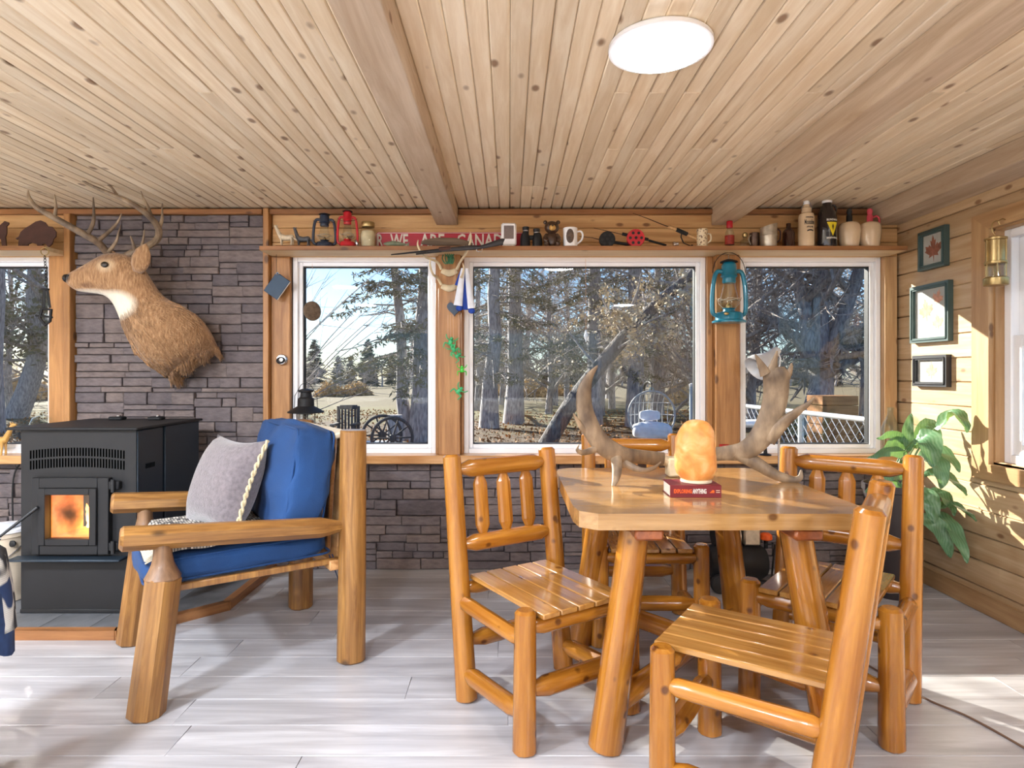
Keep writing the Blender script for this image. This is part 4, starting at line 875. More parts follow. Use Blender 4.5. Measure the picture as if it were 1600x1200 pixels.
cutout('bear_cutout', 'dark steel bear silhouette at the left end of the shelf', [(-40, 387), (-38, 366), (-30, 358), (-12, 358), (0, 352), (8, 345), (14, 347), (14, 350), (11, 353), (11, 364), (9, 370), (11, 387), (4, 387), (2, 372), (-4, 374), (-8, 387), (-14, 387), (-16, 374), (-26, 374), (-29, 387)], -12, 388, (-28, 22), 3.94)
# ================================================================ THINGS HUNG ON THE WALL
t = thing('antler_hooks', 'two small deer antler hooks mounted on the window post', 'hooks', at(702, 436, 3.985))
def HK(x, y, dy=0): return at(x, y, 3.985) - t.location + V((0, dy, 0))
for cy in (425, 449):
    m = MB(); ctube(m, [(*HK(690, cy - 2, -.004), .016), (*HK(702, cy + 2, -.008), .022), (*HK(714, cy - 2, -.004), .016)], 10, 10, .35, V((0, 1, 0))); m.build('skull_plate', M['bone'], t)
for cy, tips in ((425, ((690, (660, 386)), (714, (739, 374)))), (449, ((690, (678, 415)), (714, (728, 420))))):
    for bx, (tx, ty) in tips:
        s = -1 if bx < 702 else 1; m = MB(); ctube(m, [(*HK(bx, cy - 4, -.01), .010), (*HK(bx + s * 6, cy - 14, -.04), .008), (*HK(bx + (tx - bx) * .75, (cy + ty * 2) / 3 + 8, -.15), .007), (*HK(tx, ty + 8, -.195), .006), (*HK(tx - s * 1, ty, -.21), .002)], 24, 8); m.build('prong', M['bone'], t)
GY = 3.80
t = thing('rifle', 'dark old rifle resting across the antler hooks', 'rifle', at(700, 388, GY)); G = lambda x, y: at(x, y, GY) - t.location
m = MB(); m.tube([G(611, 398), G(650, 394), G(690, 390)], [.004, .006, .007], 8); m.tube([G(650, 397), G(690, 393)], .005, 8); m.build('barrel', M['ironblack'], t)
m = MB(); ctube(m, [(*G(668, 393), .009), (*G(700, 390), .013), (*G(735, 387), .015), (*G(752, 386), .011), (*G(768, 382), .016), (*G(784, 378), .021), (*G(787, 378), .018)], 26, 10, .45, V((0, 1, 0))); m.build('stock', plain('dark stock', srgb(44, 40, 42), .45, var=.2), t)
m = MB(); m.tube([G(744, 389), G(746, 393), G(752, 393), G(754, 388)], .0025, 6); m.build('trigger_guard', M['chrome'], t); MB().tube([G(686, 389.5), G(704, 388)], .013, 8).build('band', M['darkbrown'], t)
m = MB()
t = thing('cord_bundle', 'small bundle of green cord hanging over the upper antler hook', 'cord', at(700, 398, 3.93)); 
for i in range(5): ctube(m, [(-.03 + .014 * i, 0, .0, .004), (-.034 + .018 * i, -.012, -.03, .004), (-.012 + .010 * i, -.015, -.060, .004), (.004 + .006 * i, -.006, -.025, .004), (-.02 + .014 * i, 0, .004, .004)], 20, 6)
m.build('loops', plain('green cord', srgb(56, 110, 78), .7, var=.5, scale=60), t)
M['scarfw'] = plain('white cloth', srgb(226, 230, 240), .85, bump=.2, bscale=150); M['scarfb'] = plain('royal blue cloth', srgb(28, 66, 160), .8, bump=.2, bscale=150)
t = thing('scarf', 'blue and white striped cloth hanging from the lower antler hook', 'scarf', at(727, 422, 3.92)); S_ = lambda x, y, d=0: at(x, y, 3.92) - t.location + V((0, d, 0))
for i, (x0, x1, yb, w0, w1, mt, d) in enumerate(((724, 716, 478, 3, 7, 'scarfw', -.02), (727, 727, 484, 3, 6, 'scarfb', 0), (729, 737, 482, 3, 6, 'scarfw', -.01), (722, 716, 446, 2, 6, 'scarfb', .012))):
    m = MB(); ctube(m, [(*S_(x0, 420, d), w0 * .004), (*S_((x0 + x1) / 2, (420 + yb) / 2, d - .008), (w0 + w1) / 2 * .004), (*S_(x1, yb, d), w1 * .004)], 12, 10, .5, V((0, 1, 0))); m.build('fold', M[mt], t)
for x, y, d in ((718, 482, -.02), (737, 486, -.01)): MB().ell(S_(x, y, d), (.022, .014, .018), 10, 8).build('hem', M['scarfb'], t)
t = thing('wind_chime', 'slate blue heart chime with green frogs on strings', 'wind chime', at(711, 470, 3.955)); W_ = lambda x, y, d=0: at(x, y, 3.955) - t.location + V((0, d, 0))
hp = []
for k in range(36):
    a = 2 * PI * k / 36; hp.append((.0031 * 16 * math.sin(a) ** 3 * .95, .0031 * (13 * math.cos(a) - 5 * math.cos(2 * a) - 2 * math.cos(3 * a) - math.cos(4 * a))))
c0 = W_(710, 482); MB().poly(hp, -.008, .008, lambda u, v_, s: c0 + V((u, s, v_))).build('heart', plain('slate heart', srgb(58, 72, 92), .5, var=.3), t, smooth=False)
m = MB()
for x0, x1, y1 in ((700, 700, 530), (704, 704, 530), (708, 709, 545), (716, 717, 552), (720, 722, 575), (718, 718, 608), (711, 711, 420)): m.tube([W_(x0, 492 if y1 > 480 else 478), W_(x1, y1)], .0016, 5)
m.build('strings', M['string'], t)
def frog(x, y, s, rot, mat):
    c = W_(x, y, -.01); Mx = Matrix.Rotation(rot, 3, 'Y'); m = MB(); q = lambda a, b, z: c + Mx @ V((a * s, b * s, z * s))
    m.ell(c, (.014 * s, .010 * s, .022 * s), 10, 8, Mx); m.ell(q(0, -.004, .024), .011 * s, 8, 6)
    for a in (-1, 1): ctube(m, [(*q(a * .010, 0, .012), .004 * s), (*q(a * .030, -.006, .022), .004 * s), (*q(a * .040, 0, .042), .003 * s)], 8, 6); ctube(m, [(*q(a * .010, 0, -.014), .005 * s), (*q(a * .032, -.006, -.012), .005 * s), (*q(a * .034, 0, -.044), .003 * s)], 8, 6)
    m.build('frog', mat, t)
frog(704, 535, 1.0, .3, M['greenpl']); frog(709, 546, .9, -.6, M['greenpl']); frog(715, 556, .85, .9, M['greenpl']); frog(722, 578, .8, .0, plain('bright green', srgb(70, 200, 70), .4)); frog(717, 611, 1.0, .8, M['greenpl'])
t = hurricane('hanging_lantern', 'teal hurricane lantern hanging on the post between the windows', at(1139, 505, 3.93), .405, M['teal'], True, 0, .86)
m = MB(); m.tube([V((0, .0, .375)), V((0, .01, .435)), V((0, .05, .44))], .003, 6); m.build('hook', M['chrome'], t)
MB().ell((-.045, -.085, .052), (.016, .008, .010), 10, 8).build('filler_cap', M['brass'], t)
def book_block(t, w, h, d, cover, Mx, pages=None):
    MB().box(-w / 2, w / 2, -d / 2, d / 2, -h / 2, h / 2, .002).build('cover', cover, t, Mx); MB().box(-w / 2 + .003, w / 2 + .002, -d / 2 + .003, d / 2 - .003, -h / 2 + .003, h / 2 - .003).build('pages', M['paper'], t, Mx)
t = thing('notebook', 'small dark blue notebook hanging askew on a string', 'notebook', at(433, 447, 3.99)); book_block(t, .105, .145, .016, plain('dark blue cover', srgb(34, 62, 88), .5), Ry(.62)); m = MB(); m.tube([V((-.004, 0, .085)), at(432, 396, 3.99) - t.location], .0018, 5); m.build('string', M['cord'], t)
MB().tor((.006, -.008, .078), .009, .002, 14, 5, Matrix.Rotation(PI / 2, 3, 'X')).build('ring', M['chrome'], t)
t = thing('bottle_opener', 'round metal bottle opener screwed to the brown post', 'bottle opener', at(441, 562, 4.05)); MB().lathe([(.036, -.005), (.036, .010), (.030, .020), (.018, .022)], 22, M=Rx(PI / 2)).build('boss', M['chrome'], t); m = MB(); m.tor((0, -.03, -.004), .022, .006, 20, 7, Matrix.Rotation(PI / 2 - .6, 3, 'X')); m.build('mouth', M['ironblack'], t)
t = thing('hanging_bit', 'black metal bit hanging from a ring and chain at the left window', 'chain', at(70, 396, 3.84)); T_ = lambda x, y: at(x, y, 3.84) - t.location
m = MB(); m.tor(T_(70, 393), .024, .003, 24, 6, Matrix.Rotation(PI / 2, 3, 'X')); m.build('ring', M['brass'], t); m = MB()
for i in range(10): m.tor(T_(70 + .3 * i, 402 + 4.8 * i), .0095, .0024, 12, 5, Matrix.Rotation(PI / 2, 3, 'X') @ Matrix.Diagonal((.7, 1.15, 1)) if i % 2 else Matrix.Rotation(PI / 2, 3, 'Y') @ Matrix.Diagonal((1.15, .7, 1)))
m.build('chain', M['ironblack'], t); m = MB(); m.tube([T_(69, 453), T_(68, 481)], .011, 8, flat=.5); m.tube([T_(74, 453), T_(78, 481)], .009, 8, flat=.5); m.box(-.025 + T_(70, 452).x, .025 + T_(70, 452).x, -.01, .01, T_(70, 452).z - .006, T_(70, 452).z + .006, .003); m.tube([T_(66, 482), T_(62, 497), T_(71, 508), T_(78, 502), T_(80, 484), T_(66, 482)], .009, 8); m.tube([T_(56, 493), T_(70, 494), T_(82, 496)], .006, 8); m.build('bit', M['ironblack'], t)
t = thing('crystal_suncatcher', 'faceted crystal hanging on a thread in the wide window', 'suncatcher', at(915, 404, 4.075)); c = at(915.5, 525, 4.075) - t.location
m = MB(); m.tube([V((0, 0, 0)), c + V((0, 0, .04))], .0012, 4); m.build('thread', M['string'], t); m = MB(); m.lathe([(.001, -.042), (.015, .0), (.001, .042)], 6, c); m.build('crystal', plain('pale crystal', srgb(206, 220, 236), .08, var=.05, coat=.6), t, smooth=False)
t = thing('wood_slice', 'round wood slice hanging in the window nearest the stone', 'wood slice', at(488, 486, 4.07)); MB().lathe([(.060, -.007), (.064, -.004), (.064, .004), (.060, .007)], 26, M=Rz(.9) @ Rx(PI / 2)).build('disc', M['drift'], t); MB().lathe([(.001, -.0078), (.018, -.0078)], 18, M=Rz(.9) @ Rx(PI / 2), cap0=False, cap1=False).build('pith', M['darkbrown'], t)
m = MB(); m.tube([V((0, 0, .06)), at(488, 412, 4.07) - t.location], .001, 4); m.build('thread', M['string'], t)
# brass miner's lamp
t = thing('miners_lamp', 'brass safety lamp hanging from the right window casing', 'lamp', at(1556, 446, 3.15)); q = 3.15 / F
MB().lathe([(16 * q, 0), (16.5 * q, 1 * q), (16.5 * q, 11 * q), (14.5 * q, 13 * q)], 26).build('fuel_base', M['brass'], t); MB().lathe([(12.5 * q, 12 * q), (12.5 * q, 34 * q)], 24, cap0=False, cap1=False).build('glass', M['clear'], t)
MB().lathe([(14.5 * q, 33 * q), (15 * q, 34 * q), (15 * q, 37 * q), (13.5 * q, 38 * q), (13 * q, 70 * q), (15 * q, 71 * q), (15 * q, 74 * q), (6 * q, 77 * q)], 26).build('bonnet', M['brass'], t)
m = MB(); [m.tube([(13.8 * q * math.cos(a), 13.8 * q * math.sin(a), 12 * q), (13.8 * q * math.cos(a), 13.8 * q * math.sin(a), 72 * q)], 1.0 * q, 6) for a in [k * PI / 3 for k in range(6)]]; m.build('guard_rods', M['brass'], t)
m = MB(); ctube(m, [(0, 0, 76 * q, .9 * q), (-6 * q, 0, 86 * q, .9 * q), (-5 * q, 0, 97 * q, .9 * q), (2 * q, 0, 101 * q, .9 * q), (6 * q, 0, 95 * q, .9 * q)], 20, 6); m.tube([(2 * q, 0, 100 * q), (10 * q, 0, 104 * q), (22 * q, 0, 101 * q)], 1.0 * q, 6); m.build('hook', M['brass'], t)
# pictures on the right wall
def maple(cx, cz, s, rot=0.0):
    P_ = [(0, -1.0), (.06, -.45), (.5, -.55), (.42, -.35), (.9, -.05), (.75, .05), (.82, .35), (.5, .25), (.42, .4), (.2, .15), (.3, .65), (.15, .58), (0, 1.0)]
    P_ = P_ + [(-x, y) for x, y in P_[-2:0:-1]]; c_, s_ = math.cos(rot), math.sin(rot); return [(cx + s * (x * c_ - y * s_), cz + s * (x * s_ + y * c_)) for x, y in P_]
M['leafred'] = plain('pressed red leaf', srgb(150, 92, 74), .8, var=.3, scale=40); M['leaforange'] = plain('pressed orange leaf', srgb(212, 152, 128), .8, var=.3, scale=40); M['leaftan'] = plain('pressed tan leaf', srgb(206, 180, 140), .8, var=.25, scale=40)
def picture(label, y0, y1, z0, z1, mat, leaves, th=.032, fw=.028):
    t = thing('framed_picture', label, 'picture', (XR, (y0 + y1) / 2, (z0 + z1) / 2), group='pressed leaf pictures'); a, b = (y1 - y0) / 2, (z1 - z0) / 2; m = MB()
    for s in (-1, 1): m.poly([(s * a, -b), (s * a, b), (s * (a - fw), b - fw), (s * (a - fw), -b + fw)], -th, -.001, lambda u, v_, q: V((q, u, v_))); m.poly([(-a, s * b), (a, s * b), (a - fw, s * (b - fw)), (-a + fw, s * (b - fw))], -th, -.001, lambda u, v_, q: V((q, u, v_)))
    fr_ = m.build('frame', mat, t, smooth=False); m = MB(); e = fw * .6
    for s in (-1, 1): m.box(-th - .006, -th + .002, s * (a - e) - .004, s * (a - e) + .004, -b + e, b - e, .002); m.box(-th - .006, -th + .002, -a + e, a - e, s * (b - e) - .004, s * (b - e) + .004, .002)
    m.build('moulding', mat, fr_); MB().box(-.014, -.004, -a + fw * .9, a - fw * .9, -b + fw * .9, b - fw * .9).build('mat_board', M['matboard'], t, smooth=False)
    for cy, cz, s, rot, lm in leaves:
        m = MB(); o = maple(0, 0, s, rot); m.add([V((-.0152, 0, 0))] + [V((-.0150, -u, v_)) for u, v_ in o], [(0, i + 1, (i + 1) % len(o) + 1) for i in range(len(o))]); m.build('pressed_leaf', M[lm], t, Tr(0, cy, cz), smooth=False)
    MB().box(-.0225, -.0215, -a + fw * .9, a - fw * .9, -b + fw * .9, b - fw * .9).build('pane', M['picglass'], t, smooth=False)
picture('small blue green frame with one red pressed leaf, uppermost on the right wall', 3.585, 3.82, 1.897, 2.132, M['greengrey'], [(0, 0, .085, .05, 'leafred')])
picture('large green frame with three pressed leaves, middle of the right wall', 3.555, 3.895, 1.462, 1.81, M['greengrey'], [(.045, .02, .075, .15, 'leaforange'), (-.06, .085, .055, -.3, 'leaforange'), (-.06, -.06, .055, .2, 'leaftan')])
picture('small black frame with a pale pressed leaf, lowest on the right wall', 3.570, 3.872, 1.197, 1.385, M['blackframe'], [(0, .0, .058, 0, 'leaftan')])
# ================================================================ DEER HEAD
def fur():
    t = NT('deer fur'); tc = t.n('TexCoord').outputs['Object']; nz = t.n('TexNoise', {'Vector': t.n('Mapping', {'Vector': tc, 'Rotation': (0, .9, 0), 'Scale': (40, 40, 9)}).outputs[0], 'Scale': 2.5, 'Detail': 6.0}).outputs[0]
    big = t.n('TexNoise', {'Vector': tc, 'Scale': 5.0, 'Detail': 3.0}).outputs[0]
    col = t.ramp(nz, [(.3, srgb(128, 92, 58)), (.55, srgb(172, 132, 92)), (.75, srgb(200, 164, 124))]); col = t.mix(t.math('MULTIPLY', big, .35), col, c4(srgb(150, 104, 66)))
    sp = t.n('SeparateXYZ', {0: tc}); X_, Z_ = sp.outputs[0], sp.outputs[2]
    def blob(cx, cz, rx, rz, soft=.35):
        d = t.n('VectorMath', {0: t.n('CombineXYZ', {0: t.math('DIVIDE', t.math('SUBTRACT', X_, cx), rx), 1: t.math('DIVIDE', t.math('SUBTRACT', Z_, cz), rz), 2: 0.0}).outputs[0]}, operation='LENGTH').outputs['Value']
        return t.n('MapRange', {0: d, 1: 1 - soft, 2: 1 + soft, 3: 1.0, 4: 0.0}).outputs[0]
    return t, col, blob
DY = 3.82
DC = at(215, 470, DY)
t = thing('mounted_deer', 'stuffed deer head with wide antlers on the stone wall', 'deer head', DC)
def DP(x, y, d=0.0): return at(x, y, DY) - DC + V((0, d, 0))
nt_, col_, blob = fur()
def bl(x, y, rx, ry, soft=.35): p = DP(x, y); return blob(p.x, p.z, rx * DY / F, ry * DY / F, soft)
col_ = nt_.mix(bl(194, 480, 34, 21, .22), col_, c4(srgb(238, 228, 208))); col_ = nt_.mix(bl(152, 462, 30, 6, .5), col_, c4(srgb(240, 232, 216))); col_ = nt_.mix(nt_.math('MULTIPLY', bl(184, 419, 11, 9, .5), .6), col_, c4(srgb(236, 212, 176)))
col_ = nt_.mix(nt_.math('MULTIPLY', bl(172, 404, 26, 9, .6), .55), col_, c4(srgb(120, 84, 54))); col_ = nt_.mix(bl(121, 437, 7, 7, .4), col_, c4(srgb(44, 36, 32))); col_ = nt_.mix(nt_.math('MULTIPLY', bl(153, 449, 9, 3, .6), .7), col_, c4(srgb(110, 72, 48)))
p_ = nt_.n('BsdfPrincipled', {'Base Color': col_, 'Roughness': .85, 'Sheen Weight': .3}); bn = nt_.n('TexNoise', {'Vector': nt_.n('Mapping', {'Vector': nt_.n('TexCoord').outputs['Object'], 'Rotation': (0, .9, 0), 'Scale': (60, 60, 14)}).outputs[0], 'Scale': 2.5, 'Detail': 5.0}).outputs[0]
nt_.t.links.new(nt_.n('Bump', {'Height': bn, 'Strength': .6, 'Distance': .01}).outputs[0], p_.inputs['Normal']); M['fur'] = nt_.done(p_.outputs[0])
# body: rings given by the edge nearest the throat and the edge of the nape, then half depth and offset from the wall
RG = [((250, 592), (318, 548), .10, .200), ((246, 590), (320, 540), .13, .150), ((240, 586), (319, 526), .145, .10), ((226, 572), (312, 500), .16, .05), ((210, 548), (290, 478), .15, .02), ((200, 522), (262, 468), .125, .0), ((192, 500), (248, 456), .108, -.01), ((186, 482), (240, 440), .095, -.02), ((179, 470), (232, 424), .085, -.03), ((172, 464), (215, 402), .082, -.04), ((164, 461), (190, 396), .078, -.05), ((153, 460), (172, 399), .068, -.055), ((143, 459), (156, 409), .056, -.06), ((134, 458), (142, 418), .048, -.065), ((127, 454), (131, 425), .042, -.07), ((121, 449), (123, 429), .034, -.072), ((118, 445), (118.5, 433), .018, -.073)]
N = 22; rings = []; rr = random.Random(2)
for i, (a, b, dpt_, off) in enumerate(RG):
    A, B = DP(*a), DP(*b); c = (A + B) / 2 + V((0, off, 0)); u = (B - A) / 2; jag = .010 if i < 5 else .003
    rings.append([c + u * (math.cos(2 * PI * k / N) * (1 + rr.uniform(-jag, jag) * 4)) + V((0, -dpt_ * math.sin(2 * PI * k / N), 0)) * (1 + rr.uniform(-jag, jag)) for k in range(N)])
m = MB(); m.loft(rings); bd = m.build('head_and_neck', M['fur'], t, ang=80); sb_ = bd.modifiers.new('smooth', 'SUBSURF'); sb_.levels = 1; sb_.render_levels = 1
m = MB(); ctr = sum(rings[0], V()) / N
for _ in range(2600):                           # ragged rim where the hide meets the wall
    k = rr.uniform(0, N); k0 = int(k) % N; q0 = rings[0][k0].lerp(rings[0][(k0 + 1) % N], k - int(k)); q1 = rings[1][k0].lerp(rings[1][(k0 + 1) % N], k - int(k)); p = q0.lerp(q1, rr.random() * 1.0); d = ((q0 - q1).normalized() * .5 + (q0 - ctr).normalized() * .15 + V((.25 * math.sin(k * 1.7), .1, -.75)) + V((rr.gauss(0, .12), rr.gauss(0, .12), rr.gauss(0, .12)))).normalized(); L = rr.uniform(.015, .040) * (1.2 + .8 * math.sin(k * 2.3 + 1))
    m.tube([p, p + d * L * .6, p + d * L + V((0, 0, -.006))], [.0030, .0024, .0005], 3)
for _ in range(900):                            # coarse hair lying along the neck
    i = rr.randrange(1, 7); k = rr.uniform(.02, .48) * N; f = rr.random(); k0 = int(k); p = rings[i][k0].lerp(rings[i][(k0 + 1) % N], k - k0).lerp(rings[i - 1][k0].lerp(rings[i - 1][(k0 + 1) % N], k - k0), f); d = (rings[i - 1][k0] - rings[i][k0]).normalized(); nrm = (p - sum(rings[i], V()) / N).normalized()
    m.tube([p - nrm * .003, p + d * .022 + nrm * .004, p + d * .042 + nrm * .002], [.0022, .0018, .0004], 3)
m.build('ruff_hair', M['fur'], t)
m = MB()
def ear(bx, by, tx, ty, w, d0, d1, name):
    m = MB(); A, B = DP(bx, by, d0), DP(tx, ty, d1); ax = B - A; sd = ax.cross(V((0, 1, 0))).normalized(); nr = ax.cross(sd).normalized(); R0 = []
    for s, ww, dp in ((0, .45, .4), (.2, .85, .55), (.45, 1.0, .5), (.7, .82, .35), (.9, .4, .15), (1, .05, .02)):
        R0.append([A + ax * s + sd * (w * ww * math.sin(-1.5 + 3.0 * k / 10)) + nr * (w * dp * (math.cos(-1.5 + 3.0 * k / 10))) for k in range(11)])
    vs = [p for r_ in R0 for p in r_]; n = 11; fs = [(i * n + j, i * n + j + 1, (i + 1) * n + j + 1, (i + 1) * n + j) for i in range(5) for j in range(n - 1)]; m.add(vs, fs); o = m.build(name, M['fur'], t, ang=80); sd_ = o.modifiers.new('thick', 'SOLIDIFY'); sd_.thickness = .008
ear(226, 428, 243, 386, .060, -.07, -.10, 'ear'); ear(170, 405, 158, 388, .034, .05, .08, 'ear')
e = at(184, 419, DY) - DC; MB().ell(e + V((0, -.125, 0)), (.023, .014, .018), 14, 10).build('eye', plain('glass eye', srgb(20, 14, 10), .08, coat=.8), t)
m = MB(); m.ell(DP(118.5, 438, -.075), (.021, .034, .026), 12, 9); m.build('nose', plain('wet black nose', srgb(34, 30, 30), .25), t); m = MB(); [m.ell(DP(125, 435, -.11 + .005), (.010, .006, .006), 8, 6)]; m.build('nostril', M['black'], t)
def antler_mat():
    n = NT('antler'); tc = n.n('TexCoord').outputs['Object']; nz = n.n('TexNoise', {'Vector': n.n('Mapping', {'Vector': tc, 'Scale': (9, 9, 4)}).outputs[0], 'Scale': 2.0, 'Detail': 5.0}).outputs[0]
    p = n.n('BsdfPrincipled', {'Base Color': n.ramp(nz, [(.3, srgb(88, 72, 58)), (.52, srgb(130, 110, 88)), (.75, srgb(176, 154, 126))]), 'Roughness': .5})
    n.t.links.new(n.n('Bump', {'Height': nz, 'Strength': .25, 'Distance': .004}).outputs[0], p.inputs['Normal']); return n.done(p.outputs[0])
M['antler'] = antler_mat()
def antler(name, parts):
    m = MB()
    for ctrl in parts: ctube(m, [(*DP(x, y, d), r) for x, y, d, r in ctrl], 30, 9)
    m.build(name, M['antler'], t)
antler('antler', [[(178, 404, -.02, .024), (172, 393, -.05, .022), (168, 383, -.10, .021), (150, 370, -.17, .020), (125, 354, -.22, .018), (105, 341, -.25, .015), (97, 328, -.26, .010), (95, 317, -.26, .003)], [(126, 353, -.22, .012), (128, 338, -.22, .008), (126, 320, -.22, .003)], [(160, 376, -.14, .013), (166, 356, -.12, .011), (167, 336, -.12, .007), (166, 317, -.12, .003)], [(170, 382, -.10, .014), (184, 362, -.06, .010), (193, 348, -.05, .006), (198, 337, -.05, .003)], [(178, 396, -.05, .012), (194, 382, -.08, .009), (200, 368, -.09, .006), (203, 357, -.09, .002)]])
antler('antler', [[(197, 405, -.03, .024), (210, 396, -.02, .022), (228, 386, .0, .020), (248, 376, -.02, .020), (259, 362, -.08, .019), (254, 346, -.15, .018), (237, 332, -.22, .015), (212, 321, -.28, .011), (192, 312, -.32, .007), (180, 303, -.33, .003)], [(254, 370, -.06, .012), (261, 350, -.06, .010), (262, 335, -.06, .006), (262, 322, -.06, .003)], [(256, 354, -.12, .012), (250, 334, -.12, .009), (243, 318, -.13, .005), (239, 306, -.13, .002)], [(224, 326, -.25, .010), (215, 312, -.25, .006), (198, 300, -.26, .003)], [(214, 394, -.02, .012), (215, 381, -.05, .008), (213, 372, -.06, .003)], [(222, 388, -.01, .010), (227, 374, -.02, .007), (229, 360, -.02, .002)]])
# ================================================================ ON THE TABLE
t = thing('antler_rack', 'pair of broad antlers on a skull plate lying on the table', 'antlers', (.716, 2.76, TZ)); AO = t.location.copy()
def RP(x, y, Y): return at(x, y, Y) - AO
def rack(name, parts, flat):
    m = MB()
    for ctrl, fl_ in parts: ctube(m, [(*RP(x, y, Y), r) for x, y, Y, r in ctrl], 34, 12, fl_, V((0, 1, 0)))
    o = m.build(name, M['antler'], t, ang=70); return o
rack('antler', [([(1036, 718, 2.76, .032), (1005, 714, 2.72, .030), (978, 712, 2.68, .034), (955, 704, 2.66, .042), (937, 690, 2.65, .042), (922, 665, 2.64, .040), (913, 636, 2.63, .036), (913, 610, 2.62, .032), (921, 588, 2.61, .018), (934, 571, 2.60, .003)], .42), ([(962, 708, 2.68, .028), (964, 732, 2.62, .022), (962, 748, 2.58, .016), (958, 760, 2.545, .006)], .6), ([(918, 676, 2.64, .020), (905, 662, 2.62, .010), (896, 646, 2.60, .003)], .6), ([(935, 700, 2.65, .018), (912, 707, 2.62, .012), (902, 703, 2.60, .009), (905, 694, 2.60, .002)], .6), ([(972, 722, 2.68, .020), (1000, 734, 2.64, .012), (1020, 732, 2.64, .009), (1033, 722, 2.66, .003)], .5)], .4)
rack('antler', [([(1062, 716, 2.76, .030), (1100, 711, 2.72, .028), (1135, 708, 2.69, .032), (1165, 704, 2.66, .042), (1188, 684, 2.65, .048), (1203, 655, 2.64, .050), (1211, 625, 2.63, .050), (1213, 600, 2.62, .052), (1212, 584, 2.61, .052), (1211, 574, 2.61, .036)], .30), ([(1196, 584, 2.61, .026), (1188, 568, 2.60, .014), (1180, 554, 2.59, .003)], .5), ([(1207, 578, 2.61, .024), (1211, 562, 2.60, .012), (1214, 548, 2.59, .003)], .5), ([(1226, 592, 2.61, .024), (1234, 580, 2.60, .012), (1237, 567, 2.59, .003)], .5), ([(1200, 688, 2.65, .034), (1225, 660, 2.62, .026), (1250, 640, 2.58, .016), (1264, 630, 2.56, .010), (1273, 620, 2.55, .002)], .55), ([(1150, 706, 2.68, .032), (1182, 724, 2.66, .028), (1212, 742, 2.64, .022), (1238, 750, 2.63, .017), (1250, 746, 2.62, .012), (1252, 734, 2.62, .003)], .55)], .4)
m = MB(); ctube(m, [(*RP(1030, 716, 2.78), .030), (*RP(1048, 722, 2.80), .050), (*RP(1066, 716, 2.78), .030)], 14, 12, .55); m.box(RP(1040, 720, 2.80).x, RP(1058, 720, 2.8).x, -.01, .06, .002, .085, .008); m.build('skull_plate', M['bone'], t)
t = thing('hardcover_book', 'maroon hardcover book lying flat under the salt lamp', 'book', (at(1087, 778, 2.31).x, 2.37, TZ), -.03)
bw, bh_, bdp = .188, .046, .130
m = MB(); m.box(-bw / 2, bw / 2, -bdp / 2, bdp / 2, 0, .003, .001); m.box(-bw / 2, bw / 2, -bdp / 2, bdp / 2, bh_ - .003, bh_, .001); m.box(-bw / 2, bw / 2, -bdp / 2 - .003, -bdp / 2 + .001, 0, bh_, .001); m.build('cover', M['maroon'], t); MB().box(-bw / 2 + .004, bw / 2 - .004, -bdp / 2 + .001, bdp / 2 - .005, .003, bh_ - .003).build('pages', M['paper'], t, smooth=False)
for body, x, s, mt, wd in (('EXPLORING', -.047, .020, M['orange'], .066), ('ANYTHING', .014, .024, M['paper'], .050)):
    o = text_mesh(body, s, .0004, mt, 'spine_lettering', t, Matrix.Identity(4), bold=.0006); xs = [v_.co.x for v_ in o.data.vertices]; k = wd / (max(xs) - min(xs)); o.matrix_local = Tr(x, -bdp / 2 - .0036, bh_ / 2) @ Rx(PI / 2) @ Matrix.Diagonal((k, 1, 1, 1))
m = MB(); m.add([V((.050, -bdp / 2 - .0036, .018)), V((.068, -bdp / 2 - .0036, .018)), V((.068, -bdp / 2 - .0036, .027)), V((.062, -bdp / 2 - .0036, .029)), V((.056, -bdp / 2 - .0036, .023))], [(0, 1, 2, 3, 4)]); m.build('spine_emblem', M['orange'], t, smooth=False)
m = MB(); [m.box(.074, .088, -bdp / 2 - .0036, -bdp / 2 - .003, z, z + .002) for z in (.019, .026)]; m.build('spine_marks', M['cream'], t, smooth=False)
def salt():
    n = NT('salt rock'); tc = n.n('TexCoord').outputs['Object']; nz = n.n('TexNoise', {'Vector': tc, 'Scale': 14.0, 'Detail': 5.0, 'Distortion': .8}).outputs[0]
    c = n.ramp(nz, [(.3, srgb(206, 124, 52)), (.5, srgb(222, 154, 84)), (.7, srgb(232, 190, 136))])
    return n.done(n.n('BsdfPrincipled', {'Base Color': c, 'Roughness': .45, 'Subsurface Weight': .4, 'Subsurface Radius': (.09, .04, .015), 'Subsurface Scale': .5, 'Emission Color': c, 'Emission Strength': .03}).outputs[0])
t = thing('salt_lamp', 'orange rock salt lamp standing on the maroon book', 'lamp', (at(1087, 748, 2.38).x, 2.375, TZ + bh_)); rr = random.Random(9)
bm = bmesh.new(); bmesh.ops.create_icosphere(bm, subdivisions=4, radius=1)
from mathutils import noise as mn
for v_ in bm.verts:
    x, y, z = v_.co; q_ = (abs(x) ** 2.0 + abs(y) ** 2.0) ** .5; kz = (1 - min(1, abs(z)) ** 3.6) ** .42 / max(q_, 1e-3); kz *= 1 - .07 * z; nn = mn.noise(V((x, y, z)) * 1.5) * .09 + mn.noise(V((x, y, z)) * 4.5) * .05
    zz = max(-.9, z); v_.co = V((x * .077 * kz * (1 + nn), y * .062 * kz * (1 + nn), .009 + .108 + zz * .120 * (1 + nn * .3)))
me = bpy.data.meshes.new('rock'); bm.to_mesh(me); bm.free(); me.materials.append(salt()); me.polygons.foreach_set('use_smooth', [True] * len(me.polygons)); link('rock', me, t)
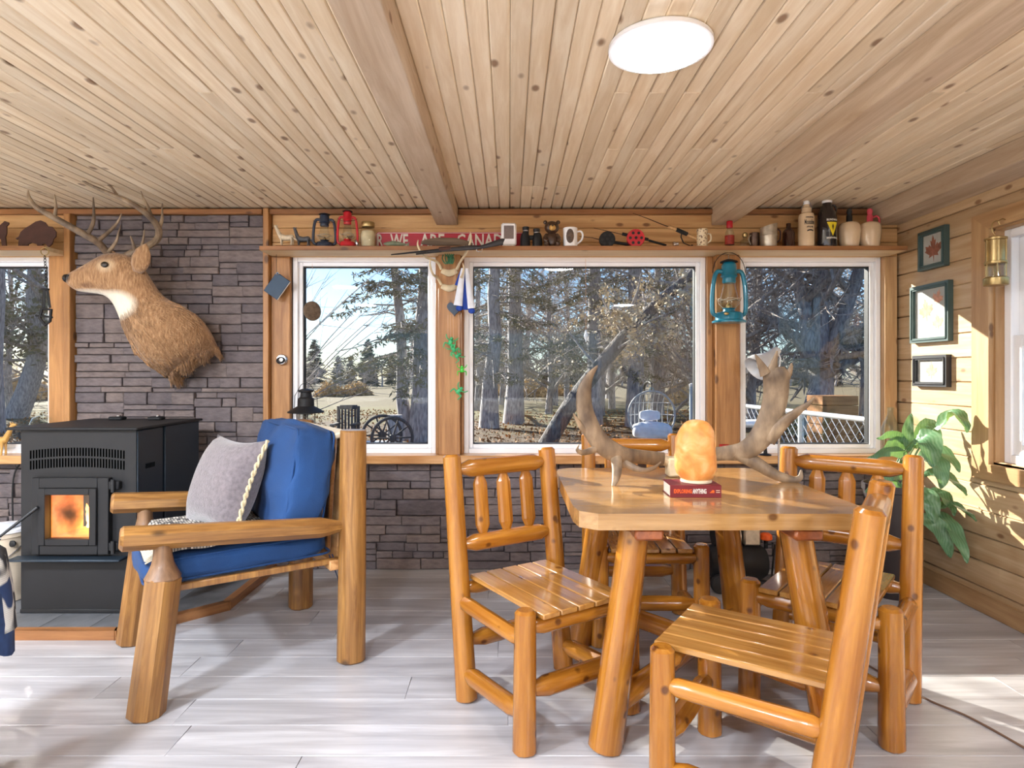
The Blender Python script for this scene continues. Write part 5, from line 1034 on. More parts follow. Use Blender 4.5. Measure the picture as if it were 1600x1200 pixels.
MB().lathe([(.052, 0), (.058, .002), (.058, .009), (.052, .012)], 28).build('foot', M['cream'], t)
# ================================================================ SILL, FLOOR AND CORNER THINGS
SZ = .7545
t = thing('railroad_lantern', 'black station lantern with a wide hood on the sill behind the armchair', 'lantern', (at(478, 640, 4.0).x, 4.0, SZ))
MB().lathe([(.055, 0), (.060, .003), (.060, .05), (.045, .06)], 26).build('base', M['ironblack'], t); MB().lathe([(.044, .058), (.050, .10), (.050, .22), (.040, .27)], 24, cap0=False, cap1=False).build('glass', M['clear'], t)
MB().lathe([(.040, .262), (.112, .270), (.114, .276), (.075, .300), (.052, .312), (.050, .36), (.040, .368), (.036, .372), (.034, .40), (.046, .402), (.048, .414), (.02, .424)], 30).build('hood', M['ironblack'], t)
m = MB(); [m.tube([(.056 * math.cos(a), .056 * math.sin(a), .05), (.056 * math.cos(a), .056 * math.sin(a), .27)], .003, 6) for a in [k * PI / 2 + .5 for k in range(4)]]; m.build('cage', M['ironblack'], t)
m = MB(); m.tube([(-.075, 0, .29), (-.07, 0, .38), (-.03, 0, .45), (.0, 0, .465), (.03, 0, .45), (.07, 0, .38), (.075, 0, .29)], .0022, 6); m.build('bail', M['ironblack'], t)
t = thing('clear_bottle', 'tall clear glass bottle on the sill beside the plant', 'bottle', (at(1392, 700, 3.99).x, 3.995, SZ)); MB().lathe([(.050, 0), (.056, .004), (.056, .15), (.050, .185), (.028, .235), (.018, .26), (.018, .295), (.021, .297), (.021, .305), (.015, .305), (.015, .26), (.05, .17), (.05, .008)], 28).build('body', M['clear'], t)
t = thing('small_can', 'small dark and red can on the sill by the lantern post', 'can', (at(1132, 700, 3.985).x, 3.99, SZ)); MB().lathe([(.029, 0), (.031, .003), (.031, .068), (.028, .070)], 22).build('body', plain('red can', srgb(176, 40, 40), .35, var=.5, scale=24), t); MB().lathe([(.0314, .0), (.0314, .012)], 22, cap0=False, cap1=False).build('dark_band', M['black'], t)
t = thing('blue_cap', 'small blue cap beside the can on the sill', 'cap', (at(1121, 702, 3.98).x, 3.985, SZ)); MB().lathe([(.014, 0), (.016, .002), (.016, .016), (.012, .018)], 16).build('body', M['scarfb'], t)
t = thing('small_stand', 'small black stand on the sill beneath the right antler', 'stand', (at(1196, 703, 3.985).x, 3.985, SZ)); MB().lathe([(.035, 0), (.037, .004), (.012, .012), (.008, .05), (.016, .055)], 18).build('body', M['ironblack'], t)
t = thing('glass_cloche', 'small clear glass dome on the sill behind the stove', 'glass dome', (at(65, 700, 4.0).x, 4.0, SZ)); MB().lathe([(.068, 0.02), (.070, .12), (.068, .19), (.050, .235), (.02, .252), (.006, .254)], 26, cap0=False).build('dome', M['clear'], t); MB().lathe([(.08, 0), (.082, .003), (.082, .017), (.078, .02)], 26).build('foot', M['darkbrown'], t); MB().lathe([(.004, .25), (.012, .262), (.008, .275), (.001, .278)], 12).build('knob', M['clear'], t)
t = thing('deer_figurine', 'small tan wooden animal figurine on the left sill', 'figurine', (at(-9, 706, 3.99).x, 3.995, SZ)); m = MB(); quadruped(m, (0, 0, 0), .16, .14, (.115, 0, .19), .024, up_head=False, tail=.12); m.build('body', M['tan'], t)
# bucket left of the stove
t = thing('pail', 'beige pail with a wire handle left of the stove', 'pail', (at(3, 900, 3.42).x, 3.42, .043)); MB().lathe([(.115, 0), (.12, .004), (.138, .35), (.146, .352), (.146, .372), (.138, .374), (.132, .35), (.115, .01)], 30).build('body', plain('beige plastic', srgb(206, 190, 168), .5, var=.08), t); MB().lathe([(.140, .374), (.15, .376), (.15, .392), (.04, .398)], 30).build('lid', M['white'], t)
m = MB(); m.tube([(.139 * math.cos(a), -.145 * abs(math.sin(a)) * 1.0, .33 - .12 * math.sin(a)) for a in [PI * k / 14 for k in range(15)]], .003, 6); m.build('wire_handle', M['chrome'], t); MB().lathe([(.016, 0), (.018, .01), (.01, .014)], 14, M=Tr(.12, -.072, .32) @ Rx(PI / 2)).build('lug', M['ironblack'], t)
m = MB(); m.box(-.06, .10, -.08, .02, .398, .412, .004); m.build('folded_cloth', plain('white cloth', srgb(224, 230, 240), .8), t)
t = thing('power_cable', 'black cable hanging on the stone wall left of the stove', 'cable', at(26, 730, 4.03)); m = MB(); ctube(m, [(.02, 0, .02, .005), (-.01, -.004, -.04, .005), (-.024, -.004, -.16, .005), (-.022, -.004, -.40, .005), (-.03, -.01, -.60, .005)], 24, 8); m.build('cable', M['cord'], t)
# blanket over a stool at the left edge

def knit_mat():
    n = NT('black white blue knit'); tc = n.n('TexCoord').outputs['Object']; a = n.n('TexNoise', {'Vector': tc, 'Scale': 9.0, 'Detail': 1.0}).outputs[0]; f = n.n('TexWave', {'Vector': tc, 'Scale': 60.0, 'Distortion': 2.0}, bands_direction='Z').outputs[0]
    c = n.ramp(a, [(.0, srgb(34, 36, 44)), (.42, srgb(44, 46, 54)), (.47, srgb(206, 206, 202)), (.58, srgb(214, 214, 210)), (.62, srgb(36, 60, 104)), (1, srgb(30, 52, 94))])
    return n.done(n.n('BsdfPrincipled', {'Base Color': n.mix(n.math('MULTIPLY', f, .25), c, (.02, .02, .02, 1)), 'Roughness': .95}).outputs[0])
M['knit'] = knit_mat(); M['knitb'] = plain('navy knit', srgb(34, 58, 100), .9, var=.2, scale=60)
t = thing('stump_stool', 'wooden stump seat at the left edge', 'stool', (-1.72, 1.80, 0)); MB().lathe([(.17, 0), (.175, .01), (.165, .70), (.155, .715)], 24).build('trunk', M['oldlog'], t)
t = thing('knit_blanket', 'black, white and navy knit blanket hanging down at the left edge', 'blanket', (-1.72, 1.80, .717)); rings = []
for z, r_, wv in ((.035, .02, 0), (.04, .10, .0), (.03, .185, .004), (.0, .215, .008), (-.08, .225, .014), (-.16, .232, .018), (-.235, .235, .020)): rings.append([V(((r_ + wv * math.sin(14 * PI * k / 56)) * math.cos(2 * PI * k / 56), (r_ + wv * math.sin(14 * PI * k / 56)) * math.sin(2 * PI * k / 56), z + (.03 * math.sin(6 * PI * k / 56 + 1) if z < -.2 else 0))) for k in range(56)])
MB().loft(rings, True, False).build('drape', M['knit'], t, ang=80)
rings = []
for z, r_ in ((-.09, .236), (-.18, .246), (-.27, .247)): rings.append([V((r_ * math.cos(-.6 + .9 * k / 12), r_ * math.sin(-.6 + .9 * k / 12), z + .012 * math.sin(k))) for k in range(13)])
o = MB().loft(rings, False, False, False).build('navy_flap', M['knitb'], t, ang=80); o.modifiers.new('thick', 'SOLIDIFY').thickness = .012
# plant
M['leaf'] = None
def leaf_mat():
    n = NT('plant leaf'); tc = n.n('TexCoord').outputs['Object']; nz = n.n('TexNoise', {'Vector': tc, 'Scale': 7.0, 'Detail': 4.0}).outputs[0]; st = n.n('TexWave', {'Vector': tc, 'Scale': 26.0, 'Distortion': 3.0}).outputs[0]
    c = n.mix(n.math('MULTIPLY', st, .25), n.ramp(nz, [(.3, srgb(44, 88, 62)), (.6, srgb(92, 138, 98)), (.8, srgb(150, 180, 140))]), c4(srgb(172, 196, 160)))
    p = n.n('BsdfPrincipled', {'Base Color': c, 'Roughness': .32}); tr = n.n('BsdfTranslucent', {0: c4(srgb(140, 180, 90))}); return n.done(n.n('MixShader', {0: .22, 1: p.outputs[0], 2: tr.outputs[0]}).outputs[0])
M['leaf'] = leaf_mat(); M['stem'] = plain('green stem', srgb(96, 124, 72), .5)
PB = V((2.21, 3.60, 0)); t = thing('potted_plant', 'leafy green plant in a tall dark planter in the right corner', 'plant', PB)
MB().lathe([(.105, 0), (.11, .01), (.150, .60), (.158, .605), (.158, .64), (.148, .642), (.14, .60)], 30).build('planter', plain('dark planter', srgb(48, 40, 40), .45), t); MB().lathe([(.001, .60), (.142, .60)], 24, cap0=False, cap1=False).build('soil', plain('soil', srgb(46, 34, 26), .95, bump=.5), t)
def leaf(base, mid, tip, w, roll=0.0):
    a, b, c = (V(q) - PB for q in (base, mid, tip)); root = V((R.uniform(-.05, .05), R.uniform(-.05, .05), .60)); m = MB(); pts, rad = curve_pts([(*root, .005), (*((root + a) / 2 + V((0, 0, .05))), .005), (*a, .0035)], 12); m.tube(pts, rad, 6); m.build('stem', M['stem'], t)
    P_, _ = curve_pts([(*a, 0), (*b, 0), (*c, 0)], 16); n = len(P_); rows = []
    for i, p in enumerate(P_):
        s = i / (n - 1); d = (P_[min(i + 1, n - 1)] - P_[max(i - 1, 0)]).normalized(); view = V((-.3, -1, .55)).normalized(); sd = d.cross(view).normalized(); up = sd.cross(d).normalized(); cr, sr = math.cos(roll), math.sin(roll); sd, up = sd * cr + up * sr, up * cr - sd * sr
        ww = w * (math.sin(PI * min(1, s * .93 + .06)) ** .75) * (1 - .25 * s)
        rows.append([p + sd * (ww * k) + up * (ww * .28 * (abs(k) ** 1.4) + .006 * math.sin(i * 1.3 + k * 3)) for k in (-1, -.66, -.33, 0, .33, .66, 1)])
    vs = [q for r_ in rows for q in r_]; fs = [(i * 7 + j, i * 7 + j + 1, (i + 1) * 7 + j + 1, (i + 1) * 7 + j) for i in range(n - 1) for j in range(6)]
    m = MB(); m.add(vs, fs); o = m.build('leaf', M['leaf'], t, ang=80); return o
A_ = lambda x, y, Y: at(x, y, min(Y, 2.42 * F / (x - VX)))
for bs, md, tp, w_, ro in (
    (A_(1462, 668, 3.52), A_(1494, 648, 3.46), A_(1512, 676, 3.38), .055, .5), (A_(1421, 704, 3.58), A_(1418, 676, 3.57), A_(1424, 646, 3.56), .034, .2), (A_(1418, 694, 3.60), A_(1396, 678, 3.58), A_(1370, 686, 3.56), .030, .9), (A_(1430, 686, 3.50), A_(1452, 690, 3.40), A_(1457, 730, 3.34), .070, -.2), (A_(1446, 716, 3.45), A_(1466, 726, 3.37), A_(1471, 764, 3.32), .062, .3),
    (A_(1440, 742, 3.52), A_(1476, 744, 3.44), A_(1511, 774, 3.40), .055, .7), (A_(1428, 772, 3.50), A_(1452, 780, 3.42), A_(1460, 818, 3.38), .055, -.3), (A_(1450, 796, 3.50), A_(1490, 790, 3.44), A_(1526, 814, 3.42), .036, .6), (A_(1436, 806, 3.48), A_(1468, 826, 3.42), A_(1486, 872, 3.40), .050, -.2), (A_(1456, 800, 3.52), A_(1488, 826, 3.46), A_(1512, 880, 3.44), .050, .2), (A_(1448, 770, 3.52), A_(1474, 776, 3.46), A_(1492, 806, 3.44), .046, .4),
    (A_(1416, 712, 3.56), A_(1390, 704, 3.50), A_(1356, 716, 3.46), .036, .9), (A_(1420, 742, 3.5), A_(1390, 738, 3.44), A_(1352, 770, 3.40), .050, .6), (A_(1428, 700, 3.62), A_(1450, 664, 3.66), A_(1470, 690, 3.68), .045, .0), (A_(1432, 720, 3.62), A_(1470, 706, 3.60), A_(1500, 738, 3.58), .050, .3), (A_(1410, 760, 3.56), A_(1380, 770, 3.52), A_(1362, 806, 3.50), .045, .2), (A_(1420, 700, 3.6), A_(1400, 690, 3.58), A_(1376, 706, 3.5), .035, .5)):
    leaf(bs, md, tp, w_, ro)
# floor lamp behind the right antler
t = thing('floor_lamp', 'grey metal floor lamp with a bell shade behind the right antler', 'lamp', (at(1217, 700, 3.80).x, 3.80, 0)); o = t.location.copy(); q = 3.80 / F; hx = lambda x, y, d=0: at(x, y, 3.80) - o + V((0, d, 0))
MB().lathe([(.11, 0), (.115, .004), (.11, .018), (.02, .026)], 28).build('base', M['chrome'], t); m = MB(); m.tube([V((0, 0, .02)), V((0, 0, 1.30)), hx(1219, 560), hx(1215, 550)], .007, 10); m.build('pole', M['chrome'], t)
d_ = (hx(1172, 580, -.05) - hx(1216, 546)).normalized(); Mx = align(hx(1216, 546), hx(1216, 546) + d_)
MB().lathe([(.010, 0), (.024, .004), (.030, .03), (.034, .07), (.050, .11), (.078, .16), (.084, .20), (.080, .20), (.046, .11), (.03, .07)], 28, M=Mx).build('shade', plain('brushed grey', srgb(206, 208, 212), .4, .3), t); MB().ell(Mx @ V((0, 0, .15)), (.030, .030, .036), 14, 10).build('bulb', M['paper'], t)
# compressor under the window
t = thing('air_compressor', 'black air compressor with silver motor on the floor under the window', 'compressor', (at(1150, 880, 3.72).x, 3.72, 0)); K = lambda x, y, d=0: at(x, y, 3.66) - t.location + V((0, d, 0))
MB().lathe([(.02, -.17), (.085, -.165), (.105, -.13), (.105, .13), (.085, .165), (.02, .17)], 26, M=Tr(.0, 0, .155) @ Ry(PI / 2)).build('tank', M['ironblack'], t)
for s in (-1, 1): MB().lathe([(.02, -.018), (.050, -.018), (.056, -.01), (.056, .01), (.050, .018), (.02, .018)], 20, M=Tr(-.13, s * .105, .056) @ Rx(PI / 2)).build('wheel', M['black'], t)
MB().lathe([(.03, -.08), (.062, -.075), (.066, .06), (.03, .075)], 22, M=Tr(-.05, 0, .31) @ Ry(PI / 2)).build('motor', M['tin'], t); MB().lathe([(.03, -.012), (.064, -.012), (.070, .0), (.064, .012), (.03, .012)], 22, M=Tr(-.125, 0, .315) @ Ry(PI / 2)).build('fan_cover', M['black'], t)
MB().box(.03, .13, -.05, .05, .26, .38, .01).build('pump_head', M['tin'], t); MB().lathe([(.03, 0), (.036, .005), (.034, .03), (.02, .04)], 18, (.17, -.02, .29)).build('orange_cap', M['orange'], t); MB().lathe([(.012, .24), (.012, .29)], 12, (.17, -.02, 0)).build('valve_neck', M['ironblack'], t); m = MB(); m.tube([(.19, -.05, .06), (.21, -.05, .27), (.15, -.05, .27)], .006, 8); m.tube([(.12, -.05, .06), (.20, -.05, .05)], .006, 8); m.build('frame', M['ironblack'], t); m = MB(); ctube(m, [(.1, 0, .38, .004), (.12, -.02, .44, .004), (.02, -.02, .45, .004), (-.04, 0, .37, .004)], 18, 6); m.build('hose', M['paper'], t)
t = thing('extension_cord', 'thin brown cord on the floor beside the right chair', 'cord', (1.6, 2.4, .004)); m = MB(); ctube(m, [(-.18, .75, .0, .004), (-.06, .4, .0, .004), (.02, .05, .0, .004), (.10, -.10, .0, .004), (.16, -.35, .0, .004)], 30, 6); m.build('cord', plain('brown cord', srgb(110, 84, 66), .6), t)
# ================================================================ THE YARD
GZ = -.30
def gheight(x, y): return GZ + .10 * math.sin(x * .35 + 1) * math.sin(y * .22) * min(1, max(0, (y - 7) / 8)) + .25 * max(0, min(1, (y - 22) / 20)) * math.sin(x * .11 + .6) * .5
def ground_mat():
    t = NT('yard ground'); tc = t.n('TexCoord').outputs['Object']
    n1 = t.n('TexNoise', {'Vector': tc, 'Scale': .55, 'Detail': 5.0}).outputs[0]; n2 = t.n('TexNoise', {'Vector': tc, 'Scale': 9.0, 'Detail': 8.0, 'Roughness': .7}).outputs[0]; n3 = t.n('TexVoronoi', {'Vector': tc, 'Scale': 11.0}).outputs['Distance']
    litter = t.ramp(n2, [(.3, srgb(46, 35, 26)), (.5, srgb(88, 67, 46)), (.62, srgb(117, 95, 67)), (.75, srgb(135, 114, 83))])
    litter = t.mix(t.math('MULTIPLY', n3, .4), litter, c4(srgb(58, 41, 27)))
    grass = t.ramp(n2, [(.3, srgb(70, 67, 36)), (.5, srgb(104, 98, 58)), (.7, srgb(134, 124, 83))])
    field = t.ramp(n2, [(.3, srgb(85, 74, 48)), (.6, srgb(108, 96, 66)), (.8, srgb(115, 104, 76))])
    y = t.n('SeparateXYZ', {0: tc}).outputs[1]; yy = t.math('ADD', y, t.math('MULTIPLY', t.math('SUBTRACT', n1, .5), 22.0))
    c = t.mix(t.n('MapRange', {0: yy, 1: 18.0, 2: 24.0}).outputs[0], litter, grass); c = t.mix(t.n('MapRange', {0: yy, 1: 26.0, 2: 34.0}).outputs[0], c, field)
    p = t.n('BsdfPrincipled', {'Base Color': c, 'Roughness': .95}); t.t.links.new(t.n('Bump', {'Height': n2, 'Strength': .6, 'Distance': .05}).outputs[0], p.inputs['Normal']); return t.done(p.outputs[0])
o = struct('ground', 'yard ground with fallen leaves and dry grass'); m = MB(); ys = [4.25 + 1.2 * i for i in range(30)] + [42 + 8 * i for i in range(1, 20)]; xs = [-150 + 3.0 * i for i in range(101)]
vs = [V((x, y, gheight(x, y))) for y in ys for x in xs]; n = len(xs); m.add(vs, [(j * n + i, j * n + i + 1, (j + 1) * n + i + 1, (j + 1) * n + i) for j in range(len(ys) - 1) for i in range(n - 1)]); m.build('turf', ground_mat(), o)
m = MB(); m.add([V((-90, -60, GZ - .02)), V((90, -60, GZ - .02)), V((90, 4.26, GZ - .02)), V((-90, 4.26, GZ - .02))], [(0, 1, 2, 3)]); m.build('turf', ground_mat(), o)
rr = random.Random(21)
def leaf_quads(m, pts, s, rr, droop=0.0, wd=.32):
    for p in pts:
        a = V((rr.gauss(0, 1), rr.gauss(0, 1), rr.gauss(0, 1) * (1 - droop) - droop)).normalized(); b = a.cross(V((rr.gauss(0, 1), rr.gauss(0, 1), rr.gauss(0, 1)))).normalized(); k = s * rr.uniform(.6, 1.3)
        m.add([p, p + a * k * .5 + b * k * wd, p + a * k, p + a * k * .5 - b * k * wd], [(0, 1, 2, 3)])
M['fallen'] = plain('fallen leaf', srgb(176, 122, 70), .8, var=.55, scale=1.7)
pts = []
for _ in range(22000): y = 5.5 + 21 * rr.random() ** .8; x = rr.uniform(-.95, .85) * y; pts.append(V((x, y, gheight(x, y) + .012)))
m = MB(); leaf_quads(m, pts, .085, rr); tag(m.build('fallen_leaves', M['fallen'], smooth=False), 'brown leaves scattered over the yard', 'leaves', kind='stuff')
def bark(name, a, b):
    t = NT(name); tc = t.n('TexCoord').outputs['Object']; nz = t.n('TexNoise', {'Vector': t.n('Mapping', {'Vector': tc, 'Scale': (9, 9, 2.2)}).outputs[0], 'Scale': 2.5, 'Detail': 7.0}).outputs[0]
    p = t.n('BsdfPrincipled', {'Base Color': t.ramp(nz, [(.35, a), (.65, b)]), 'Roughness': .9}); t.t.links.new(t.n('Bump', {'Height': nz, 'Strength': .8, 'Distance': .04}).outputs[0], p.inputs['Normal']); return t.done(p.outputs[0])
M['bark'] = bark('grey bark', srgb(138, 134, 138), srgb(196, 192, 194)); M['twig'] = bark('grey twig', srgb(146, 138, 136), srgb(196, 186, 178)); M['needle'] = plain('dull green needles', srgb(128, 124, 98), .8, var=.45, scale=1.3); M['dryleaf'] = plain('dry tan leaf', srgb(206, 188, 156), .8, var=.25, scale=2.0)
M['darkbark'] = bark('dark bark', srgb(78, 76, 78), srgb(122, 118, 118)); M['farneedle'] = plain('far spruce', srgb(74, 80, 72), .9, var=.3, scale=.6)
def grow(mT, mB, tips, p, d, L, r, dep, mx, rr, kids, up=.12, spread=.75, first=.25, curl=.22):
    segs = 5 if dep == 0 else 4 if dep < 3 else 3; pts = [p]; rad = [r]; q = p; dd = d.normalized()
    for i in range(segs):
        dd = (dd + V((rr.gauss(0, curl), rr.gauss(0, curl), rr.gauss(0, curl * .7) + up * (1 if dep else 0))) * .5).normalized(); q = q + dd * (L / segs); pts.append(q); rad.append(max(r * (1 - .78 * (i + 1) / segs) if dep else r * (1 - .6 * (i + 1) / segs), .0035))
    (mT if dep == 0 else mB).tube(pts, rad, 9 if dep == 0 else 5 if dep < 2 else 3, caps=False)
    if dep >= mx: tips.append(q); tips.append(pts[-2]); return
    for i in range(kids[dep]):
        s = first + (1 - first) * (i + rr.random() * .8) / kids[dep]; s = min(.98, s); k = min(int(s * segs), segs - 1); a = pts[k].lerp(pts[k + 1], s * segs - k); ax = (pts[k + 1] - pts[k]).normalized(); x_, y_ = frame_of(ax); an = rr.uniform(0, 2 * PI); nd = (ax * (1 - spread * rr.uniform(.7, 1.1)) + (x_ * math.cos(an) + y_ * math.sin(an)) * spread).normalized()
        grow(mT, mB, tips, a, nd, L * (.62 if dep == 0 else .55) * rr.uniform(.7, 1.1) * (1.1 - .5 * s), rad[k] * (.55 if dep == 0 else .6), dep + 1, mx, rr, kids, up, spread, .15, curl * 1.15)
class Tree:
    def __init__(s): s.T, s.B, s.L = MB(), MB(), MB(); s.tips = []
def finish(tr, name, label, loc, group=None, leafmat=None, cat='tree', bk='bark'):
    t = thing(name, label, cat, loc, group=group); tr.T.build('trunk', M[bk], t); tr.B.build('branches', M['twig'], t, ang=80)['kind'] = 'stuff'
    if tr.L.v: tr.L.build('foliage', leafmat, t, smooth=False)['kind'] = 'stuff'
    return t
def spruce(tr, p, h, r, rr, lean=V((0, 0, 0)), nb=70, bl=2.2, z0=.12, dens=1.0, dead=.3, tuft=.15):
    top = p + V((0, 0, h)) + lean; n = 8; pts = [p.lerp(top, i / n) + V((rr.gauss(0, .04), rr.gauss(0, .04), 0)) * (i > 0) for i in range(n + 1)]; tr.T.tube(pts, [r * (1.25 if i == 0 else 1) * (1 - .85 * i / n) + .01 for i in range(n + 1)], 10, caps=False)
    for i in range(nb):
        s = z0 + (1 - z0) * (i + rr.random()) / nb; s = min(s, .99); b = p.lerp(top, s); L = bl * (1 - s) ** .7 * rr.uniform(.65, 1.15) + .15; an = rr.uniform(0, 2 * PI); d = V((math.cos(an), math.sin(an), rr.uniform(-.25, .15))); q = [b, b + d * L * .4 + V((0, 0, .02)), b + d * L * .75 + V((0, 0, -.10 * L)), b + d * L + V((0, 0, -.14 * L))]; tr.B.tube(q, [.028 * (1 - s) + .008, .016, .009, .004], 4, caps=False)
        isdead = rr.random() < dead * (1.6 - 2 * s)
        for j in range(int(L * 7)):
            u = (j + rr.random()) / max(1, int(L * 7)); k = min(int(u * 3), 2); a = q[k].lerp(q[k + 1], u * 3 - k); sd = V((-d.y, d.x, 0)) * rr.choice((-1, 1)); l2 = L * .28 * (1.1 - u) + .12; e = a + (d * .6 + sd).normalized() * l2 + V((0, 0, -.12 * l2 - .03)); tr.B.tube([a, e], [.006, .003], 3, caps=False)
            if not isdead:
                leaf_quads(tr.L, [a.lerp(e, rr.random()) + V((rr.gauss(0, .02), rr.gauss(0, .02), rr.gauss(0, .02))) for w_ in range(int(14 * dens))], tuft, rr, .3, .11)
def wpt(x, y, Y): p = at(x, y, Y); return p
# the tree clump in the window nearest the stone
rr = random.Random(5); B = V((-2.10, 14.8, gheight(-2.1, 14.8))); tr = Tree()
for dx, dy, h, r, ln in ((0, 0, 9.5, .26, V((.15, .3, 0))), (.34, .15, 9.0, .20, V((.35, .4, 0))), (-.30, .1, 8.0, .15, V((-.55, 0, 0)))): spruce(tr, V((dx, dy, 0)), h, r, rr, ln, 60, 2.1, .22, 1.0, .45)
finish(tr, 'spruce_clump', 'three stemmed spruce standing at the right of the window nearest the stone', B, 'yard trees', M['needle'])
# long bare whips of a shrub crossing the same window
rr = random.Random(8); tr = Tree(); B = V((-4.6, 10.5, gheight(-4.6, 10.5)))
for i in range(26):
    a = V((rr.uniform(-.4, .4), rr.uniform(-.3, .3), 0)); e = V((rr.uniform(-.3, 3.2), rr.uniform(-1, 1), rr.uniform(1.2, 3.6))); c = a.lerp(e, .5) + V((-.25, 0, .35 * rr.random())); pts, rd = curve_pts([(*a, .016), (*c, .010), (*e, .003)], 9); tr.B.tube(pts, rd, 4, caps=False)
    for j in range(7): k = rr.randrange(3, len(pts) - 1); d = V((rr.uniform(.1, 1), rr.gauss(0, .4), rr.uniform(-.2, .8))).normalized(); tr.B.tube([pts[k], pts[k] + d * rr.uniform(.25, .8)], [.005, .002], 3, caps=False)
tr.T.tube([V((0, 0, 0)), V((.1, 0, .5))], [.07, .05], 8); finish(tr, 'bare_shrub', 'bare shrub with long arching whips outside the window nearest the stone', B, None, None, 'shrub')
# wide window
rr = random.Random(6); tr = Tree(); spruce(tr, V((0, 0, 0)), 11, .25, rr, V((.5, .3, 0)), 80, 2.6, .14, 1.0, .5); finish(tr, 'spruce_tree', 'grey spruce trunk leaning slightly, leftmost in the wide window', (-.62, 19.0, gheight(-.6, 19)), 'yard trees', M['needle'])
tr = Tree(); spruce(tr, V((0, 0, 0)), 13, .29, rr, V((.1, .2, 0)), 90, 2.8, .16, 1.0, .4); finish(tr, 'spruce_tree', 'straight thick spruce trunk, second from the left in the wide window', (.14, 21.0, gheight(.1, 21)), 'yard trees', M['needle'])
tr = Tree(); spruce(tr, V((0, 0, 0)), 12, .26, rr, V((0, .2, 0)), 90, 3.0, .16, 1.1, .25); finish(tr, 'spruce_tree', 'spruce half hidden by dry leaves at the centre of the wide window', (2.75, 20.5, gheight(2.7, 20)), 'yard trees', M['needle'])
tr = Tree(); spruce(tr, V((0, 0, 0)), 12, .28, rr, V((0, 0, 0)), 80, 2.6, .2, 1.0, .5); finish(tr, 'spruce_tree', 'dark spruce trunk right behind the hanging egg chair', (3.95, 19.5, gheight(4, 19.5)), 'yard trees', M['needle'])
tr = Tree(); spruce(tr, V((0, 0, 0)), 11, .16, rr, V((.2, 0, 0)), 70, 2.4, .2, 1.0, .4); finish(tr, 'spruce_tree', 'thin spruce trunk beside the dark one behind the egg chair', (5.0, 21.5, gheight(5, 21.5)), 'yard trees', M['needle'])
rr = random.Random(12); tr = Tree(); B = V((.80, 13.6, gheight(.8, 13.6))); pts, rd = curve_pts([(0, 0, 0, .20), (.62, -.1, 1.05, .17), (1.65, -.3, 2.35, .15), (2.5, -.4, 3.2, .12), (3.7, -.5, 4.2, .08)], 16); tr.T.tube(pts, rd, 9, caps=False)
for i in range(16):
    k = rr.randrange(6, len(pts)); grow(tr.T, tr.B, tr.tips, pts[k], V((rr.gauss(.2, .7), rr.gauss(0, .5), rr.uniform(-.3, .9))), rr.uniform(.9, 1.9), .04, 1, 3, rr, (0, 5, 5), -.05, .8)
for p in tr.tips: leaf_quads(tr.L, [p + V((rr.gauss(0, .05), rr.gauss(0, .05), -rr.random() * .12)) for _ in range(4)], .085, rr, .7)
finish(tr, 'leaning_maple', 'leaning trunk with hanging dry leaves across the wide window', B, 'yard trees', M['dryleaf'], bk='darkbark')
# right corner window
rr = random.Random(31); tr = Tree(); B = V((7.75, 15.8, gheight(7.7, 15.8)))
grow(tr.T, tr.B, tr.tips, V((0, 0, 0)), V((.02, 0, 1)), 3.0, .40, 0, 3, rr, (9, 7, 6), .06, .8, .45)
for dx, h, r, lx in ((-.10, 6.5, .19, -.5), (.12, 7.0, .24, .15), (.25, 6.0, .19, 1.2)): grow(tr.T, tr.B, tr.tips, V((dx, 0, 1.7)), V((lx * .25, rr.gauss(0, .1), 1)), h, r, 0, 4, rr, (12, 7, 6, 4), .08, .75, .05, .12)
grow(tr.T, tr.B, tr.tips, V((.1, -.1, 1.5)), V((1, -.25, .55)), 3.6, .16, 1, 4, rr, (0, 8, 6, 4), .05, .8)
finish(tr, 'old_bare_tree', 'massive bare tree with several stems in the right corner window', B, 'yard trees')
# left window
rr = random.Random(17); tr = Tree(); B = V((-18.6, 23.5, gheight(-18.6, 23.5))); pts, rd = curve_pts([(0, 0, 0, .42), (.45, 0, 1.1, .36), (.85, 0, 2.6, .33), (.70, 0, 4.4, .28), (.8, 0, 8, .12)], 16); tr.T.tube(pts, rd, 10, caps=False)
for i in range(34): k = rr.randrange(6, len(pts) - 1); grow(tr.T, tr.B, tr.tips, pts[k], V((rr.gauss(0, .8), rr.gauss(0, .6), rr.uniform(-.15, .6))), rr.uniform(1.4, 3.2), .07, 1, 3, rr, (0, 6, 5), .06, .8)
for p in tr.tips[::2]: leaf_quads(tr.L, [p + V((rr.gauss(0, .12), rr.gauss(0, .12), rr.gauss(0, .12))) for _ in range(3)], .22, rr, .2)
finish(tr, 'leaning_pine', 'leaning dark trunk with twisting boughs in the left window', B, 'yard trees', M['needle'])
